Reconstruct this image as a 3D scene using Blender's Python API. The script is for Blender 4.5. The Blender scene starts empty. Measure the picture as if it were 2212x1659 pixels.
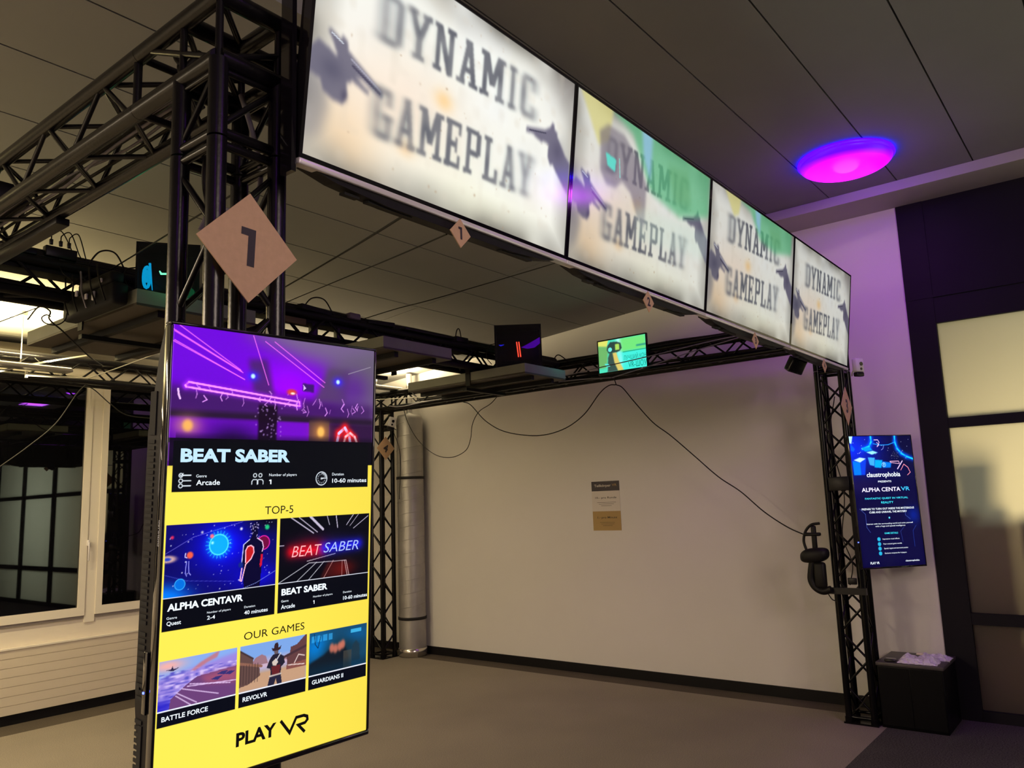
import bpy, bmesh, math, random
import numpy as np
from mathutils import Vector, Matrix

# ------------------------------------------------------------------ camera, world, exposure
S = bpy.context.scene
C = S.collection
IW, IH, FPX = 2212.0, 1659.0, 1700.43
R = np.array([[0.62325079, -0.78123985, -0.03496784],
              [0.09655908, 0.12125054, -0.98791429],
              [0.77603788, 0.6123419, 0.1510053]])
CAM = np.array([0.0, 0.0, 1.6])
cam_d = bpy.data.cameras.new('camera')
cam = bpy.data.objects.new('camera', cam_d)
C.objects.link(cam)
M = Matrix.Identity(4)
for i in range(3):
    M[i][0] = R[0][i]; M[i][1] = -R[1][i]; M[i][2] = -R[2][i]; M[i][3] = CAM[i]
cam.matrix_world = M
cam_d.sensor_width = 36.0
cam_d.lens = 36.0 * FPX / IW
cam_d.clip_start = 0.02
S.camera = cam

W = bpy.data.worlds.new('world'); S.world = W
W.use_nodes = True
W.node_tree.nodes['Background'].inputs[0].default_value = (0.35, 0.42, 0.8, 1)
W.node_tree.nodes['Background'].inputs[1].default_value = 0.004
S.view_settings.view_transform = 'Standard'
S.view_settings.look = 'None'
S.view_settings.exposure = 0.0
S.view_settings.gamma = 1.0
S.view_settings.use_curve_mapping = False
S.cycles.use_denoising = True
S.cycles.max_bounces = 8
S.cycles.diffuse_bounces = 4
S.cycles.sample_clamp_indirect = 4.0
S.cycles.caustics_reflective = False
S.cycles.caustics_refractive = False

WARM = (1.0, 0.83, 0.50)
def light(name, kind, loc, col, power, size=None, rot=None, size_y=None, spot=None):
    d = bpy.data.lights.new(name, kind)
    d.color = col; d.energy = power
    if kind == 'AREA':
        d.size = size
        if size_y: d.shape = 'RECTANGLE'; d.size_y = size_y
    elif size is not None:
        d.shadow_soft_size = size
    if spot: d.spot_size = spot; d.spot_blend = 0.8
    o = bpy.data.objects.new(name, d); C.objects.link(o)
    o.location = loc
    if rot: o.rotation_euler = rot
    return o
PI = math.pi
# light of the suspended linear luminaires (two by the window wall, one added out of view over the left part of the hall)
light('uplight_a', 'AREA', (1.1, 6.42, 2.80), (1.0, 0.80, 0.36), 330, 2.8, (PI, 0, 0), 0.10)
light('uplight_b', 'AREA', (5.0, 6.42, 2.98), WARM, 140, 2.4, (PI, 0, 0), 0.10)
light('downlight_a', 'AREA', (1.1, 6.42, 2.70), (1.0, 0.82, 0.50), 62, 2.8, (0, 0, 0), 0.08)
light('added_uplight', 'AREA', (-1.6, 4.3, 2.93), WARM, 6, 2.4, (PI, 0, 0), 0.12)
light('added_downlight', 'AREA', (-1.6, 4.3, 2.82), (1.0, 0.80, 0.56), 188, 2.4, (0, 0, 0), 0.12)
# purple ceiling lamps: one in view, the others behind the photographer
VIO = (0.52, 0.10, 1.0)
for i_, (lx, ly, pw_l) in enumerate(((5.43, 1.325, 7), (5.85, -1.25, 7), (2.0, -1.25, 6), (-1.4, -1.25, 5))):
    light('purple_lamp_light_%d' % i_, 'AREA', (lx, ly, 3.742), VIO, pw_l, 0.40)
# warm light from the open hall behind the photographer
light('hall_light', 'AREA', (0.6, -3.4, 3.3), (1.0, 0.80, 0.68), 125, 2.0, (math.radians(62), 0, -0.35))
# lit room behind the frosted partition
light('lounge_light', 'AREA', (7.9, 0.35, 1.50), (1.0, 0.79, 0.42), 25, 0.8, (0, math.radians(90), 0), 0.8)
light('lounge_light_b', 'AREA', (8.4, -2.6, 1.8), (0.80, 0.92, 0.78), 130, 1.4, (0, math.radians(90), 0), 1.4)
light('ceiling_lamp_halo', 'POINT', (5.43, 1.325, 3.72), (0.40, 0.04, 1.0), 9, 0.12)
# coloured glow of the computers on the trays
light('computer_glow_green', 'POINT', (1.92, 3.56, 2.76), (0.05, 1.0, 0.35), 0.22, 0.05)
light('computer_glow_teal', 'POINT', (5.24, 3.55, 2.74), (0.05, 1.0, 0.75), 0.16, 0.05)

# ------------------------------------------------------------------ helpers
def at(x, y, ax, v):
    """point of the photograph's ray (x, y) on the plane axis ax = v (metres)"""
    d = R.T @ np.array([(x - 1106.0) / FPX, (y - 829.5) / FPX, 1.0])
    t = (v - CAM[ax]) / d[ax]
    return Vector((CAM + t * d).tolist())

def lin(c):
    return tuple(((v / 12.92) if v <= 0.04045 else ((v + 0.055) / 1.055) ** 2.4) for v in c[:3])
def rgb(r, g, b):
    return lin((r / 255.0, g / 255.0, b / 255.0))

def mat(name, col, rough=0.5, metal=0.0, emis=None, estr=0.0, noise=None, bump=None, spec=0.5, coat=0.0):
    m = bpy.data.materials.new(name); m.use_nodes = True
    nt = m.node_tree; b = nt.nodes['Principled BSDF']
    b.inputs['Base Color'].default_value = (*col, 1)
    b.inputs['Roughness'].default_value = rough
    b.inputs['Metallic'].default_value = metal
    b.inputs['Specular IOR Level'].default_value = spec
    b.inputs['Coat Weight'].default_value = coat
    if emis:
        b.inputs['Emission Color'].default_value = (*emis, 1)
        b.inputs['Emission Strength'].default_value = estr
    tc = nt.nodes.new('ShaderNodeTexCoord')
    if noise:
        sc, amt = noise
        n = nt.nodes.new('ShaderNodeTexNoise'); n.inputs['Scale'].default_value = sc
        n.inputs['Detail'].default_value = 6
        nt.links.new(tc.outputs['Object'], n.inputs['Vector'])
        mx = nt.nodes.new('ShaderNodeMix'); mx.data_type = 'RGBA'
        mx.inputs[6].default_value = (*[c * (1 - amt) for c in col], 1)
        mx.inputs[7].default_value = (*[min(1, c * (1 + amt)) for c in col], 1)
        rp = nt.nodes.new('ShaderNodeMapRange')
        rp.inputs[1].default_value = 0.3; rp.inputs[2].default_value = 0.7
        nt.links.new(n.outputs['Fac'], rp.inputs[0])
        nt.links.new(rp.outputs[0], mx.inputs[0])
        nt.links.new(mx.outputs[2], b.inputs['Base Color'])
    if bump:
        sc, st = bump
        n2 = nt.nodes.new('ShaderNodeTexNoise'); n2.inputs['Scale'].default_value = sc
        n2.inputs['Detail'].default_value = 4
        nt.links.new(tc.outputs['Object'], n2.inputs['Vector'])
        bp = nt.nodes.new('ShaderNodeBump'); bp.inputs['Strength'].default_value = st
        bp.inputs['Distance'].default_value = 0.01
        nt.links.new(n2.outputs['Fac'], bp.inputs['Height'])
        nt.links.new(bp.outputs[0], b.inputs['Normal'])
    return m

class MB:
    def __init__(s): s.v = []; s.f = []; s.m = []; s.sm = []
    def add(s, vs, fs, mi=0, smooth=False):
        o = len(s.v); s.v += [tuple(v) for v in vs]
        for f in fs:
            s.f.append(tuple(o + i for i in f)); s.m.append(mi); s.sm.append(smooth)
        return s
    def box(s, a, b, mi=0, rot=None, org=None):
        x0, y0, z0 = a; x1, y1, z1 = b
        vs = [Vector(p) for p in ((x0, y0, z0), (x1, y0, z0), (x1, y1, z0), (x0, y1, z0), (x0, y0, z1), (x1, y0, z1), (x1, y1, z1), (x0, y1, z1))]
        if rot is not None:
            org = Vector(org) if org is not None else Vector((0, 0, 0))
            vs = [rot @ (v - org) + org for v in vs]
        return s.add(vs, [(0, 3, 2, 1), (4, 5, 6, 7), (0, 1, 5, 4), (1, 2, 6, 5), (2, 3, 7, 6), (3, 0, 4, 7)], mi)
    def bbox(s, a, b, r=0.004, mi=0, seg=2):
        """bevelled box"""
        bm = bmesh.new()
        c = [(a[i] + b[i]) / 2 for i in range(3)]; d = [abs(b[i] - a[i]) for i in range(3)]
        bmesh.ops.create_cube(bm, size=1.0)
        for v in bm.verts: v.co = Vector((v.co[i] * d[i] + c[i] for i in range(3)))
        r = min(r, min(d) * 0.45)
        bmesh.ops.bevel(bm, geom=bm.edges[:], offset=r, segments=seg, affect='EDGES', profile=0.5)
        bm.verts.index_update()
        s.add([v.co.copy() for v in bm.verts], [[v.index for v in f.verts] for f in bm.faces], mi, True)
        bm.free(); return s
    def tube(s, pts, r, seg=8, mi=0, cap=True, close=False):
        pts = [Vector(p) for p in pts]; n = len(pts); o = len(s.v)
        rad = r if isinstance(r, (list, tuple)) else [r] * n
        t0 = (pts[1] - pts[0]).normalized()
        ref = Vector((0, 0, 1)) if abs(t0.z) < 0.9 else Vector((1, 0, 0))
        u = t0.cross(ref).normalized()
        vs = []
        for i, p in enumerate(pts):
            if i == 0: t = t0
            elif i == n - 1: t = (pts[i] - pts[i - 1]).normalized()
            else: t = ((pts[i + 1] - pts[i]).normalized() + (pts[i] - pts[i - 1]).normalized()).normalized()
            u = (u - t * u.dot(t)).normalized(); w = t.cross(u)
            for k in range(seg):
                a = 2 * PI * k / seg
                vs.append(p + (u * math.cos(a) + w * math.sin(a)) * rad[i])
        fs = []
        for i in range(n - 1):
            for k in range(seg):
                k2 = (k + 1) % seg
                fs.append((i * seg + k, i * seg + k2, (i + 1) * seg + k2, (i + 1) * seg + k))
        s.add(vs, fs, mi, True)
        if cap:
            s.add(vs[:seg], [tuple(reversed(range(seg)))], mi); s.add(vs[-seg:], [tuple(range(seg))], mi)
        return s
    def prism(s, poly, axis_vec, mi=0):
        """poly: list of 3D points (planar), extruded by axis_vec"""
        n = len(poly); a = [Vector(p) for p in poly]; b = [p + Vector(axis_vec) for p in a]
        fs = [tuple(reversed(range(n))), tuple(range(n, 2 * n))]
        for i in range(n):
            j = (i + 1) % n; fs.append((i, j, n + j, n + i))
        return s.add(a + b, fs, mi)
    def lathe(s, prof, cx, cy, seg=48, mi=0):
        o = []; n = len(prof)
        for k in range(seg):
            a = 2 * PI * k / seg
            for r, z in prof: o.append((cx + r * math.cos(a), cy + r * math.sin(a), z))
        fs = []
        for k in range(seg):
            k2 = (k + 1) % seg
            for i in range(n - 1): fs.append((k * n + i, k2 * n + i, k2 * n + i + 1, k * n + i + 1))
        return s.add(o, fs, mi, True)
    def build(s, name, mats, parent=None):
        me = bpy.data.meshes.new(name)
        me.from_pydata(s.v, [], s.f)
        for m in (mats if isinstance(mats, (list, tuple)) else [mats]): me.materials.append(m)
        me.polygons.foreach_set('material_index', s.m)
        me.polygons.foreach_set('use_smooth', s.sm)
        me.update()
        o = bpy.data.objects.new(name, me); C.objects.link(o)
        if parent is not None: o.parent = parent
        return o

def tag(o, label, cat, group=None, kind=None):
    o['label'] = label; o['category'] = cat
    if group: o['group'] = group
    if kind: o['kind'] = kind
    return o
def thing(name, label, cat, loc=(0, 0, 0), rot=None, group=None):
    o = bpy.data.objects.new(name, None); C.objects.link(o)
    o.empty_display_size = 0.1
    o.location = loc
    if rot is not None: o.rotation_euler = rot
    return tag(o, label, cat, group)
def struct(name, mb, m):
    o = mb.build(name, m); o['kind'] = 'structure'; return o
def spline(pts, n=8):
    p = [Vector(q) for q in pts]
    p = [p[0] * 2 - p[1]] + p + [p[-1] * 2 - p[-2]]
    out = []
    for i in range(1, len(p) - 2):
        for k in range(n):
            t = k / n
            out.append(0.5 * ((2 * p[i]) + (p[i + 1] - p[i - 1]) * t + (2 * p[i - 1] - 5 * p[i] + 4 * p[i + 1] - p[i + 2]) * t * t
                              + (3 * p[i] - p[i - 1] - 3 * p[i + 1] + p[i + 2]) * t ** 3))
    out.append(p[-2]); return out

# ------------------------------------------------------------------ materials
M_truss = mat('truss_black', (0.006, 0.0055, 0.007), 0.26, 0.0, bump=(90, 0.04), spec=0.38)
M_truss2 = mat('truss_black_satin', (0.003, 0.003, 0.0032), 0.20, spec=0.22)
M_matt = mat('matt_black', (0.004, 0.004, 0.0045), 0.6, spec=0.25)
M_wall = mat('wall_white', (0.78, 0.75, 0.70), 0.85, bump=(220, 0.10), noise=(1.2, 0.02))
M_wallL = mat('window_wall_cream', (0.80, 0.73, 0.61), 0.7, noise=(1.5, 0.02))
M_frame = mat('window_frame_white', (0.84, 0.78, 0.66), 0.4)
M_gap = mat('window_gap_grey', (0.20, 0.17, 0.16), 0.6)
M_rad = mat('radiator_cream', (0.70, 0.62, 0.49), 0.45)
M_ceil = mat('ceiling_panel', (0.265, 0.258, 0.25), 0.9, noise=(3.0, 0.03))
M_soff = mat('soffit_paint', (0.50, 0.46, 0.43), 0.85)
M_part = mat('partition_dark', (0.006, 0.005, 0.008), 0.6, noise=(2, 0.2), spec=0.2)
M_base = mat('baseboard_black', (0.006, 0.0055, 0.0065), 0.5, spec=0.2)
M_blk = mat('black_plastic', (0.006, 0.006, 0.007), 0.35, spec=0.3)
M_gloss = mat('gloss_black', (0.006, 0.005, 0.008), 0.08, coat=0.5)
M_dgrey = mat('dark_grey_plastic', (0.014, 0.013, 0.015), 0.55, spec=0.15)
M_silver = mat('silver_strip', (0.80, 0.77, 0.77), 0.30, 0.25)
M_sign = mat('kraft_sign', (0.60, 0.39, 0.24), 0.8, noise=(60, 0.05))
M_ink = mat('sign_ink', (0.035, 0.027, 0.036), 0.6)
M_cable = mat('black_cable', (0.010, 0.008, 0.006), 0.6, spec=0.3)
M_gcable = mat('grey_cable', (0.22, 0.20, 0.23), 0.5)
M_wcable = mat('white_cable', (0.70, 0.68, 0.60), 0.4)
M_shelf = mat('shelf_board', (0.24, 0.25, 0.20), 0.6, noise=(8, 0.06))
M_duct = mat('duct_metal', (0.36, 0.345, 0.33), 0.45, 0.55, noise=(5, 0.12), bump=(14, 0.25))
M_cab = mat('cabinet_black', (0.003, 0.003, 0.004), 0.4, spec=0.12)
M_cabtop = mat('cabinet_top', (0.06, 0.052, 0.052), 0.42)
M_white = mat('white_plastic', (0.72, 0.70, 0.72), 0.4)
M_vent = mat('vent_dark', (0.004, 0.004, 0.005), 0.8)
M_lumi = mat('luminaire_body', (0.45, 0.43, 0.40), 0.3, 0.6)
M_lumig = mat('luminaire_glow', (0.8, 0.75, 0.55), 0.5, emis=(1.0, 0.86, 0.50), estr=3.0)
M_led_g = mat('led_green', (0, 0, 0), 0.5, emis=(0.2, 1.0, 0.55), estr=3.0)
M_led_b = mat('led_blue', (0, 0, 0), 0.5, emis=(0.05, 0.08, 1.0), estr=10.0)
M_led_r = mat('led_red', (0, 0, 0), 0.5, emis=(1.0, 0.06, 0.03), estr=3.5)
M_led_c = mat('led_cyan', (0, 0, 0), 0.5, emis=(0.0, 0.42, 0.85), estr=1.6)
M_led_w = mat('led_white', (0, 0, 0), 0.5, emis=(0.9, 0.95, 1.0), estr=2.0)

def carpet(name, c, amt, scale):
    m = mat(name, c, 0.95, spec=0.1)
    nt = m.node_tree; b = nt.nodes['Principled BSDF']
    tc = nt.nodes.new('ShaderNodeTexCoord')
    n = nt.nodes.new('ShaderNodeTexNoise'); n.inputs['Scale'].default_value = scale; n.inputs['Detail'].default_value = 3
    n2 = nt.nodes.new('ShaderNodeTexNoise'); n2.inputs['Scale'].default_value = 1.3
    nt.links.new(tc.outputs['Object'], n.inputs['Vector']); nt.links.new(tc.outputs['Object'], n2.inputs['Vector'])
    ad = nt.nodes.new('ShaderNodeMath'); ad.operation = 'MULTIPLY_ADD'; ad.inputs[1].default_value = 0.25
    nt.links.new(n2.outputs['Fac'], ad.inputs[0]); nt.links.new(n.outputs['Fac'], ad.inputs[2])
    cr = nt.nodes.new('ShaderNodeValToRGB')
    cr.color_ramp.elements[0].position = 0.44; cr.color_ramp.elements[1].position = 0.78
    cr.color_ramp.elements[0].color = (*[v * (1 - amt) for v in c], 1)
    cr.color_ramp.elements[1].color = (*[v * (1 + amt) for v in c], 1)
    nt.links.new(ad.outputs[0], cr.inputs[0]); nt.links.new(cr.outputs[0], b.inputs['Base Color'])
    bp = nt.nodes.new('ShaderNodeBump'); bp.inputs['Strength'].default_value = 0.5; bp.inputs['Distance'].default_value = 0.004
    nt.links.new(n.outputs['Fac'], bp.inputs['Height']); nt.links.new(bp.outputs[0], b.inputs['Normal'])
    return m
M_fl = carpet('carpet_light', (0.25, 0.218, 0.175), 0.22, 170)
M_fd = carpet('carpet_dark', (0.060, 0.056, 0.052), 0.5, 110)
M_fb = carpet('carpet_border', (0.085, 0.070, 0.055), 0.25, 150)

M_glass = mat('window_glass', (0.002, 0.002, 0.0025), 0.015, spec=1.0)
def frosted():
    m = bpy.data.materials.new('frosted_glass'); m.use_nodes = True
    nt = m.node_tree; nt.nodes.remove(nt.nodes['Principled BSDF'])
    out = nt.nodes['Material Output']
    tr = nt.nodes.new('ShaderNodeBsdfTranslucent'); tr.inputs[0].default_value = (0.85, 0.83, 0.74, 1)
    df = nt.nodes.new('ShaderNodeBsdfDiffuse'); df.inputs[0].default_value = (0.35, 0.33, 0.33, 1)
    gl = nt.nodes.new('ShaderNodeBsdfGlossy'); gl.inputs['Roughness'].default_value = 0.25
    n = nt.nodes.new('ShaderNodeTexNoise'); n.inputs['Scale'].default_value = 300
    mr = nt.nodes.new('ShaderNodeMapRange'); mr.inputs[3].default_value = 0.04; mr.inputs[4].default_value = 0.07
    nt.links.new(n.outputs['Fac'], mr.inputs[0])
    m1 = nt.nodes.new('ShaderNodeMixShader'); nt.links.new(mr.outputs[0], m1.inputs[0])
    nt.links.new(tr.outputs[0], m1.inputs[1]); nt.links.new(df.outputs[0], m1.inputs[2])
    m2 = nt.nodes.new('ShaderNodeMixShader'); m2.inputs[0].default_value = 0.05
    nt.links.new(m1.outputs[0], m2.inputs[1]); nt.links.new(gl.outputs[0], m2.inputs[2])
    nt.links.new(m2.outputs[0], out.inputs[0]); return m
M_frost = frosted()

# ------------------------------------------------------------------ room shell
XB, YW, XL, YR = 6.48, 7.33, -3.2, -4.6      # back wall, window wall, far left wall, wall behind the camera
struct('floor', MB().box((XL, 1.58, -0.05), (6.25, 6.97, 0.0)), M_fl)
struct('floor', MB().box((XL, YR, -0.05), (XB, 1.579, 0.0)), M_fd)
struct('floor', MB().box((6.2505, 1.5795, -0.05), (XB, YW, 0.0)).box((XL, 6.9705, -0.05), (6.2495, YW, 0.0)), M_fb)

# ceiling: panels with open joints; high flat part on the camera side, lower sloping part over the truss
cb = MB()
g = 0.0045
ys = [0.66 - 0.49 * k for k in range(11, 0, -1)] + [0.66, 1.15, 1.635, 2.13, 2.295]
prev = YR
for y in ys:
    cb.box((XL, prev + g, 3.85), (XB, y - g, 3.88)); prev = y
cb.box((XL, YR, 3.88), (XB, 2.36, 3.92), 1)
struct('ceiling', cb, [M_ceil, M_base])
zl = lambda y: 3.65 - 0.077 * y
cb = MB()
ys = [2.295, 2.75, 3.205, 3.69, 4.165, 4.655, 5.14, 5.62, 6.10, 6.58, 7.06, YW]
for a, b in zip(ys[:-1], ys[1:]):
    for x0, x1 in ((XL, 4.66), (4.66, XB)):
        x0 += g; x1 -= g
        pts = [(x0, a + g, zl(a + g)), (x0, b - g, zl(b - g)), (x0, b - g, zl(b - g) + 0.03), (x0, a + g, zl(a + g) + 0.03)]
        cb.prism(pts, (x1 - x0, 0, 0))
cb.prism([(XL, 2.30, zl(2.3) + 0.031), (XL, YW, zl(YW) + 0.031), (XL, YW, zl(YW) + 0.07), (XL, 2.30, zl(2.3) + 0.07)], (XB - XL, 0, 0), 1)
struct('ceiling', cb, [M_ceil, M_base])
struct('trim_1', MB().box((XL, 2.2955, zl(2.3)), (XB, 2.36, 3.849)), M_ceil)
struct('trim_2', MB().box((6.10, YR, 3.775), (XB, 2.295, 3.849)), M_soff)
# back wall (white) and partition
struct('wall_back', MB().box((XB, 1.255, 0), (XB + 0.12, YW + 0.1, 3.85)), M_wall)
struct('baseboard_back', MB().box((XB - 0.014, 1.26, 0.0), (XB, YW, 0.084)), M_base)
# dark partition with frosted panes
pm = MB()
bays = [(1.255, 1.068, -0.30), (-0.30, -0.42, -1.75), (-1.75, -1.87, -3.2), (-3.2, -3.32, YR)]
for a, b, c in bays:
    pm.box((XB - 0.01, b, 0), (XB + 0.09, a, 3.775))
    pm.box((XB - 0.004, c, 2.824), (XB + 0.09, b, 3.775))
    pm.box((XB - 0.004, c, 2.040), (XB + 0.085, b, 2.112))
    pm.box((XB - 0.004, c, 0.650), (XB + 0.085, b, 0.729))
    pm.box((XB - 0.004, c, 0.0), (XB + 0.085, b, 0.072))
pm.box((XB - 0.013, YR, 3.02), (XB - 0.004, 1.255, 3.045))
struct('wall_right', pm, M_part)
wi = 2
for a, b, c in bays:
    gm = MB()
    for z0, z1 in ((0.072, 0.650), (0.729, 2.040), (2.112, 2.824)):
        gm.box((XB + 0.03, c + 0.0005, z0 + 0.0005), (XB + 0.038, b - 0.0005, z1 - 0.0005))
    struct('window_%d' % wi, gm, M_frost); wi += 1
# lounge behind the partition
lm = MB().box((XB + 0.13, YR, -0.05), (9.4, 3.0, -0.001)).box((XB + 0.13, YR, 3.4), (9.4, 3.0, 3.5))
lm.box((9.4, YR, 0), (9.5, 3.0, 3.4)).box((XB + 0.13, 3.0, 0), (9.4, 3.1, 3.4)).box((XB + 0.13, YR - 0.1, 0), (9.4, YR, 3.4))
struct('wall_lounge', lm, mat('lounge_wall', (0.35, 0.28, 0.20), 0.9))
# walls out of view
struct('wall_front', MB().box((XL, YR - 0.1, 0), (XB, YR, 3.85)), mat('hall_wall', (0.30, 0.28, 0.30), 0.9))
struct('wall_far', MB().box((XL - 0.1, YR, 0), (XL, YW, 3.85)), M_wall)

# window wall with frames, panes, sill and lower panel
PZ0, PZ1 = 0.85, 2.86
wl = MB()
wl.box((XL, YW, 0), (XB, YW + 0.1, PZ0 - 0.07)).box((XL, YW, PZ1 + 0.07), (XB, YW + 0.1, 3.85))
wins = [(-1.95, -0.20), (-0.06, 1.20), (1.34, 3.118), (3.318, 4.75)]
struct_x = [XL] + [v for ab in wins for v in (ab[0] - 0.055, ab[1] + 0.055)] + [XB]
for i in range(0, len(struct_x), 2):
    wl.box((struct_x[i], YW, PZ0 - 0.07), (struct_x[i + 1], YW + 0.1, PZ1 + 0.07))
struct('wall_left', wl, M_wallL)
fr = MB()
for x0, x1 in wins:
    for a, b in (((x0 - 0.055, PZ0 - 0.07), (x0, PZ1 + 0.07)), ((x1, PZ0 - 0.07), (x1 + 0.055, PZ1 + 0.07)),
                 ((x0, PZ0 - 0.07), (x1, PZ0)), ((x0, PZ1), (x1, PZ1 + 0.07))):
        fr.box((a[0], YW - 0.022, a[1]), (b[0], YW + 0.05, b[1]), 0)
    fr.box((x0 - 0.05, YW - 0.016, PZ0 - 0.095), (x1 + 0.05, YW - 0.001, PZ0 - 0.071), 1)
fr.box((3.176, YW - 0.012, 0.72), (3.262, YW - 0.0005, 2.93), 0)
w1 = struct('window_1', fr, [M_frame, M_gap])
gm = MB()
for x0, x1 in wins: gm.box((x0, YW + 0.0, PZ0), (x1, YW + 0.006, PZ1))
gm.build('pane', M_glass, w1)
hd = MB().bbox((3.166, YW - 0.050, 1.37), (3.182, YW - 0.018, 1.42), 0.004).bbox((3.168, YW - 0.060, 1.24), (3.180, YW - 0.046, 1.40), 0.005)
hd.build('window_handle', M_silver, w1)
struct('added_dark_trim', MB().bbox((XL + .01, 7.18, 2.945), (6.30, YW - .001, 3.07), .004), mat('unlit_wall_brown', (0.20, 0.17, 0.12), 0.6))  # added box; its dark brown imitates the unlit wall above the windows
# radiator below the windows: horizontal ribbed cover panel standing on a dark plinth
rt = thing('radiator', 'long cream ribbed radiator panel under the dark windows', 'radiator', (0, YW, 0.08))
rd = MB(); zz = 0.0
edges = [0.080, 0.152, 0.224, 0.297, 0.370, 0.443, 0.515, 0.583]
for a, b in zip(edges[:-1], edges[1:]):
    rd.box((XL + 0.02, -0.052, a - 0.08 + 0.0022), (6.3, -0.004, b - 0.08 - 0.0022))
rd.box((XL + 0.02, -0.046, 0.0), (6.3, -0.003, 0.503))
rd.build('ribbed_panel', M_rad, rt)
MB().box((XL + 0.02, -0.060, 0.503), (6.3, -0.002, 0.516)).build('top_grille', M_frame, rt)
struct('baseboard_left', MB().box((XL, YW - 0.035, 0), (6.3, YW, 0.079)), M_base)

# ------------------------------------------------------------------ truss structure
SP, CR, BR = 0.170, 0.0235, 0.0082         # chord spacing, chord radius, brace radius
X1, X3 = 0.976, 6.005                     # centre lines of the near chords, left and right columns
Y1, Y4 = 1.652, 6.640
ZB, ZT = 2.712, 2.880

def zig(mb, a0, a1, b0, b1, n, r=BR, phase=0):
    """zigzag lattice between line a0-a1 and line b0-b1"""
    a0, a1, b0, b1 = map(Vector, (a0, a1, b0, b1))
    pts = []
    for i in range(n + 1):
        t = i / n
        pts.append((a0.lerp(a1, t) if (i + phase) % 2 == 0 else b0.lerp(b1, t)))
    for p, q in zip(pts[:-1], pts[1:]): mb.tube([p, q], r, 8, cap=False)

def truss_parts(root, axis, lo, hi, c1, c2, half=0.193, rings=True, org=(0, 0, 0), M_truss=M_truss):
    """axis 0/1/2; chords at (c1[0]|c1[1], c2[0]|c2[1]) of the two other axes"""
    o = Vector(org)
    oth = [i for i in range(3) if i != axis]
    def P(t, i, j):
        p = [0, 0, 0]; p[axis] = t; p[oth[0]] = c1[i]; p[oth[1]] = c2[j]
        return Vector(p) - o
    for i in (0, 1):
        for j in (0, 1):
            MB().tube([P(lo, i, j), P(hi, i, j)], CR, 18).build('chord', M_truss, root)
    n = max(2, int(round((hi - lo - 0.08) / half)))
    a, b = lo + 0.04, hi - 0.04
    faces = [((0, 0), (1, 0), 0), ((0, 1), (1, 1), 1), ((0, 0), (0, 1), 0), ((1, 0), (1, 1), 1)]
    for p, q, ph in faces:
        mb = MB(); zig(mb, P(a, *p), P(b, *p), P(a, *q), P(b, *q), n, BR, ph)
        mb.build('lattice', M_truss, root)
    if rings:
        for t in (lo + 0.012, hi - 0.012):
            mb = MB()
            for p, q in (((0, 0), (1, 0)), ((1, 0), (1, 1)), ((1, 1), (0, 1)), ((0, 1), (0, 0))):
                mb.tube([P(t, *p), P(t, *q)], 0.012, 8)
            mb.build('end_frame', M_truss, root)

def column(label, x0, y0, dx, dy, M_truss=M_truss):
    """dx, dy: direction of the beams leaving the corner"""
    xs = (x0, x0 + SP); ysv = (y0, y0 + SP)
    cx, cy = x0 + SP / 2, y0 + SP / 2
    root = thing('truss_column', label, 'truss column', (cx, cy, 0), group='square truss columns of the frame')
    truss_parts(root, 2, 0.03, 2.50, xs, ysv, 0.187, True, (cx, cy, 0), M_truss)
    bp = MB(); t = 0.115
    bp.box((-t, -t, 0), (t, t, 0.012))
    for sx in (-1, 1):
        for sy in (-1, 1): bp.tube([(sx * SP / 2, sy * SP / 2, 0.012), (sx * SP / 2, sy * SP / 2, 0.045)], 0.028, 16)
    bp.build('base_plate', M_truss, root)
    # corner block: posts up to the top chords, stubs along both beams
    cbm = MB()
    for i, x in enumerate(xs):
        for j, y in enumerate(ysv):
            top = ZB - 0.005
            cbm.tube([(x - cx, y - cy, 2.505), (x - cx, y - cy, top)], CR, 18)
            cbm.tube([(x - cx, y - cy, ZB), (x - cx, y - cy, ZT)], 0.010, 8)
    L = 0.40
    for z in (ZB, ZT):
        for y in ysv:
            xa, xb = (x0, x0 + L) if dx > 0 else (x0 + SP - L, x0 + SP)
            cbm.tube([(xa - cx, y - cy, z), (xb - cx, y - cy, z)], CR, 18)
        for x in xs:
            ya, yb = (y0, y0 + L) if dy > 0 else (y0 + SP - L, y0 + SP)
            cbm.tube([(x - cx, ya - cy, z), (x - cx, yb - cy, z)], CR, 18)
    h = SP / 2
    for z in (2.52, ZB - 0.03):
        for p, q in (((-h, -h), (h, -h)), ((h, -h), (h, h)), ((h, h), (-h, h)), ((-h, h), (-h, -h))):
            cbm.tube([(p[0], p[1], z), (q[0], q[1], z)], 0.014 if z < 2.6 else 0.008, 10)
    for sgn in (-1, 1):
        cbm.tube([(-h, sgn * h, 2.53), (h, sgn * h, ZB - 0.02)], BR, 8)
        cbm.tube([(sgn * h, h, 2.53), (sgn * h, -h, ZB - 0.02)], BR, 8)
        cbm.tube([(-h * dx, sgn * h, ZB), ((h + 0.20) * dx, sgn * h, ZT)], 0.009, 8)
        cbm.tube([(sgn * h, -h * dy, ZB), (sgn * h, (h + 0.20) * dy, ZT)], 0.009, 8)
        zz = ZT if sgn > 0 else ZB
        cbm.tube([(-h, -h, zz), (h, h, zz)], 0.009, 8)
        cbm.tube([(h * dx, -h, zz), ((h + 0.2) * dx, h, zz)], 0.009, 8)
        cbm.tube([(-h, h * dy, zz), (h, (h + 0.2) * dy, zz)], 0.009, 8)
    cbm.build('corner_block', M_truss, root)
    return root
col1 = column('nearest square black truss column with the large number 1 sign', X1, Y1, 1, 1)
col3 = column('black truss column standing beside the low black cabinet', X3, Y1, -1, 1, M_truss2)
col4 = column('black truss column beside the round silver duct', X3, Y4, -1, -1, M_truss2)
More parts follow.
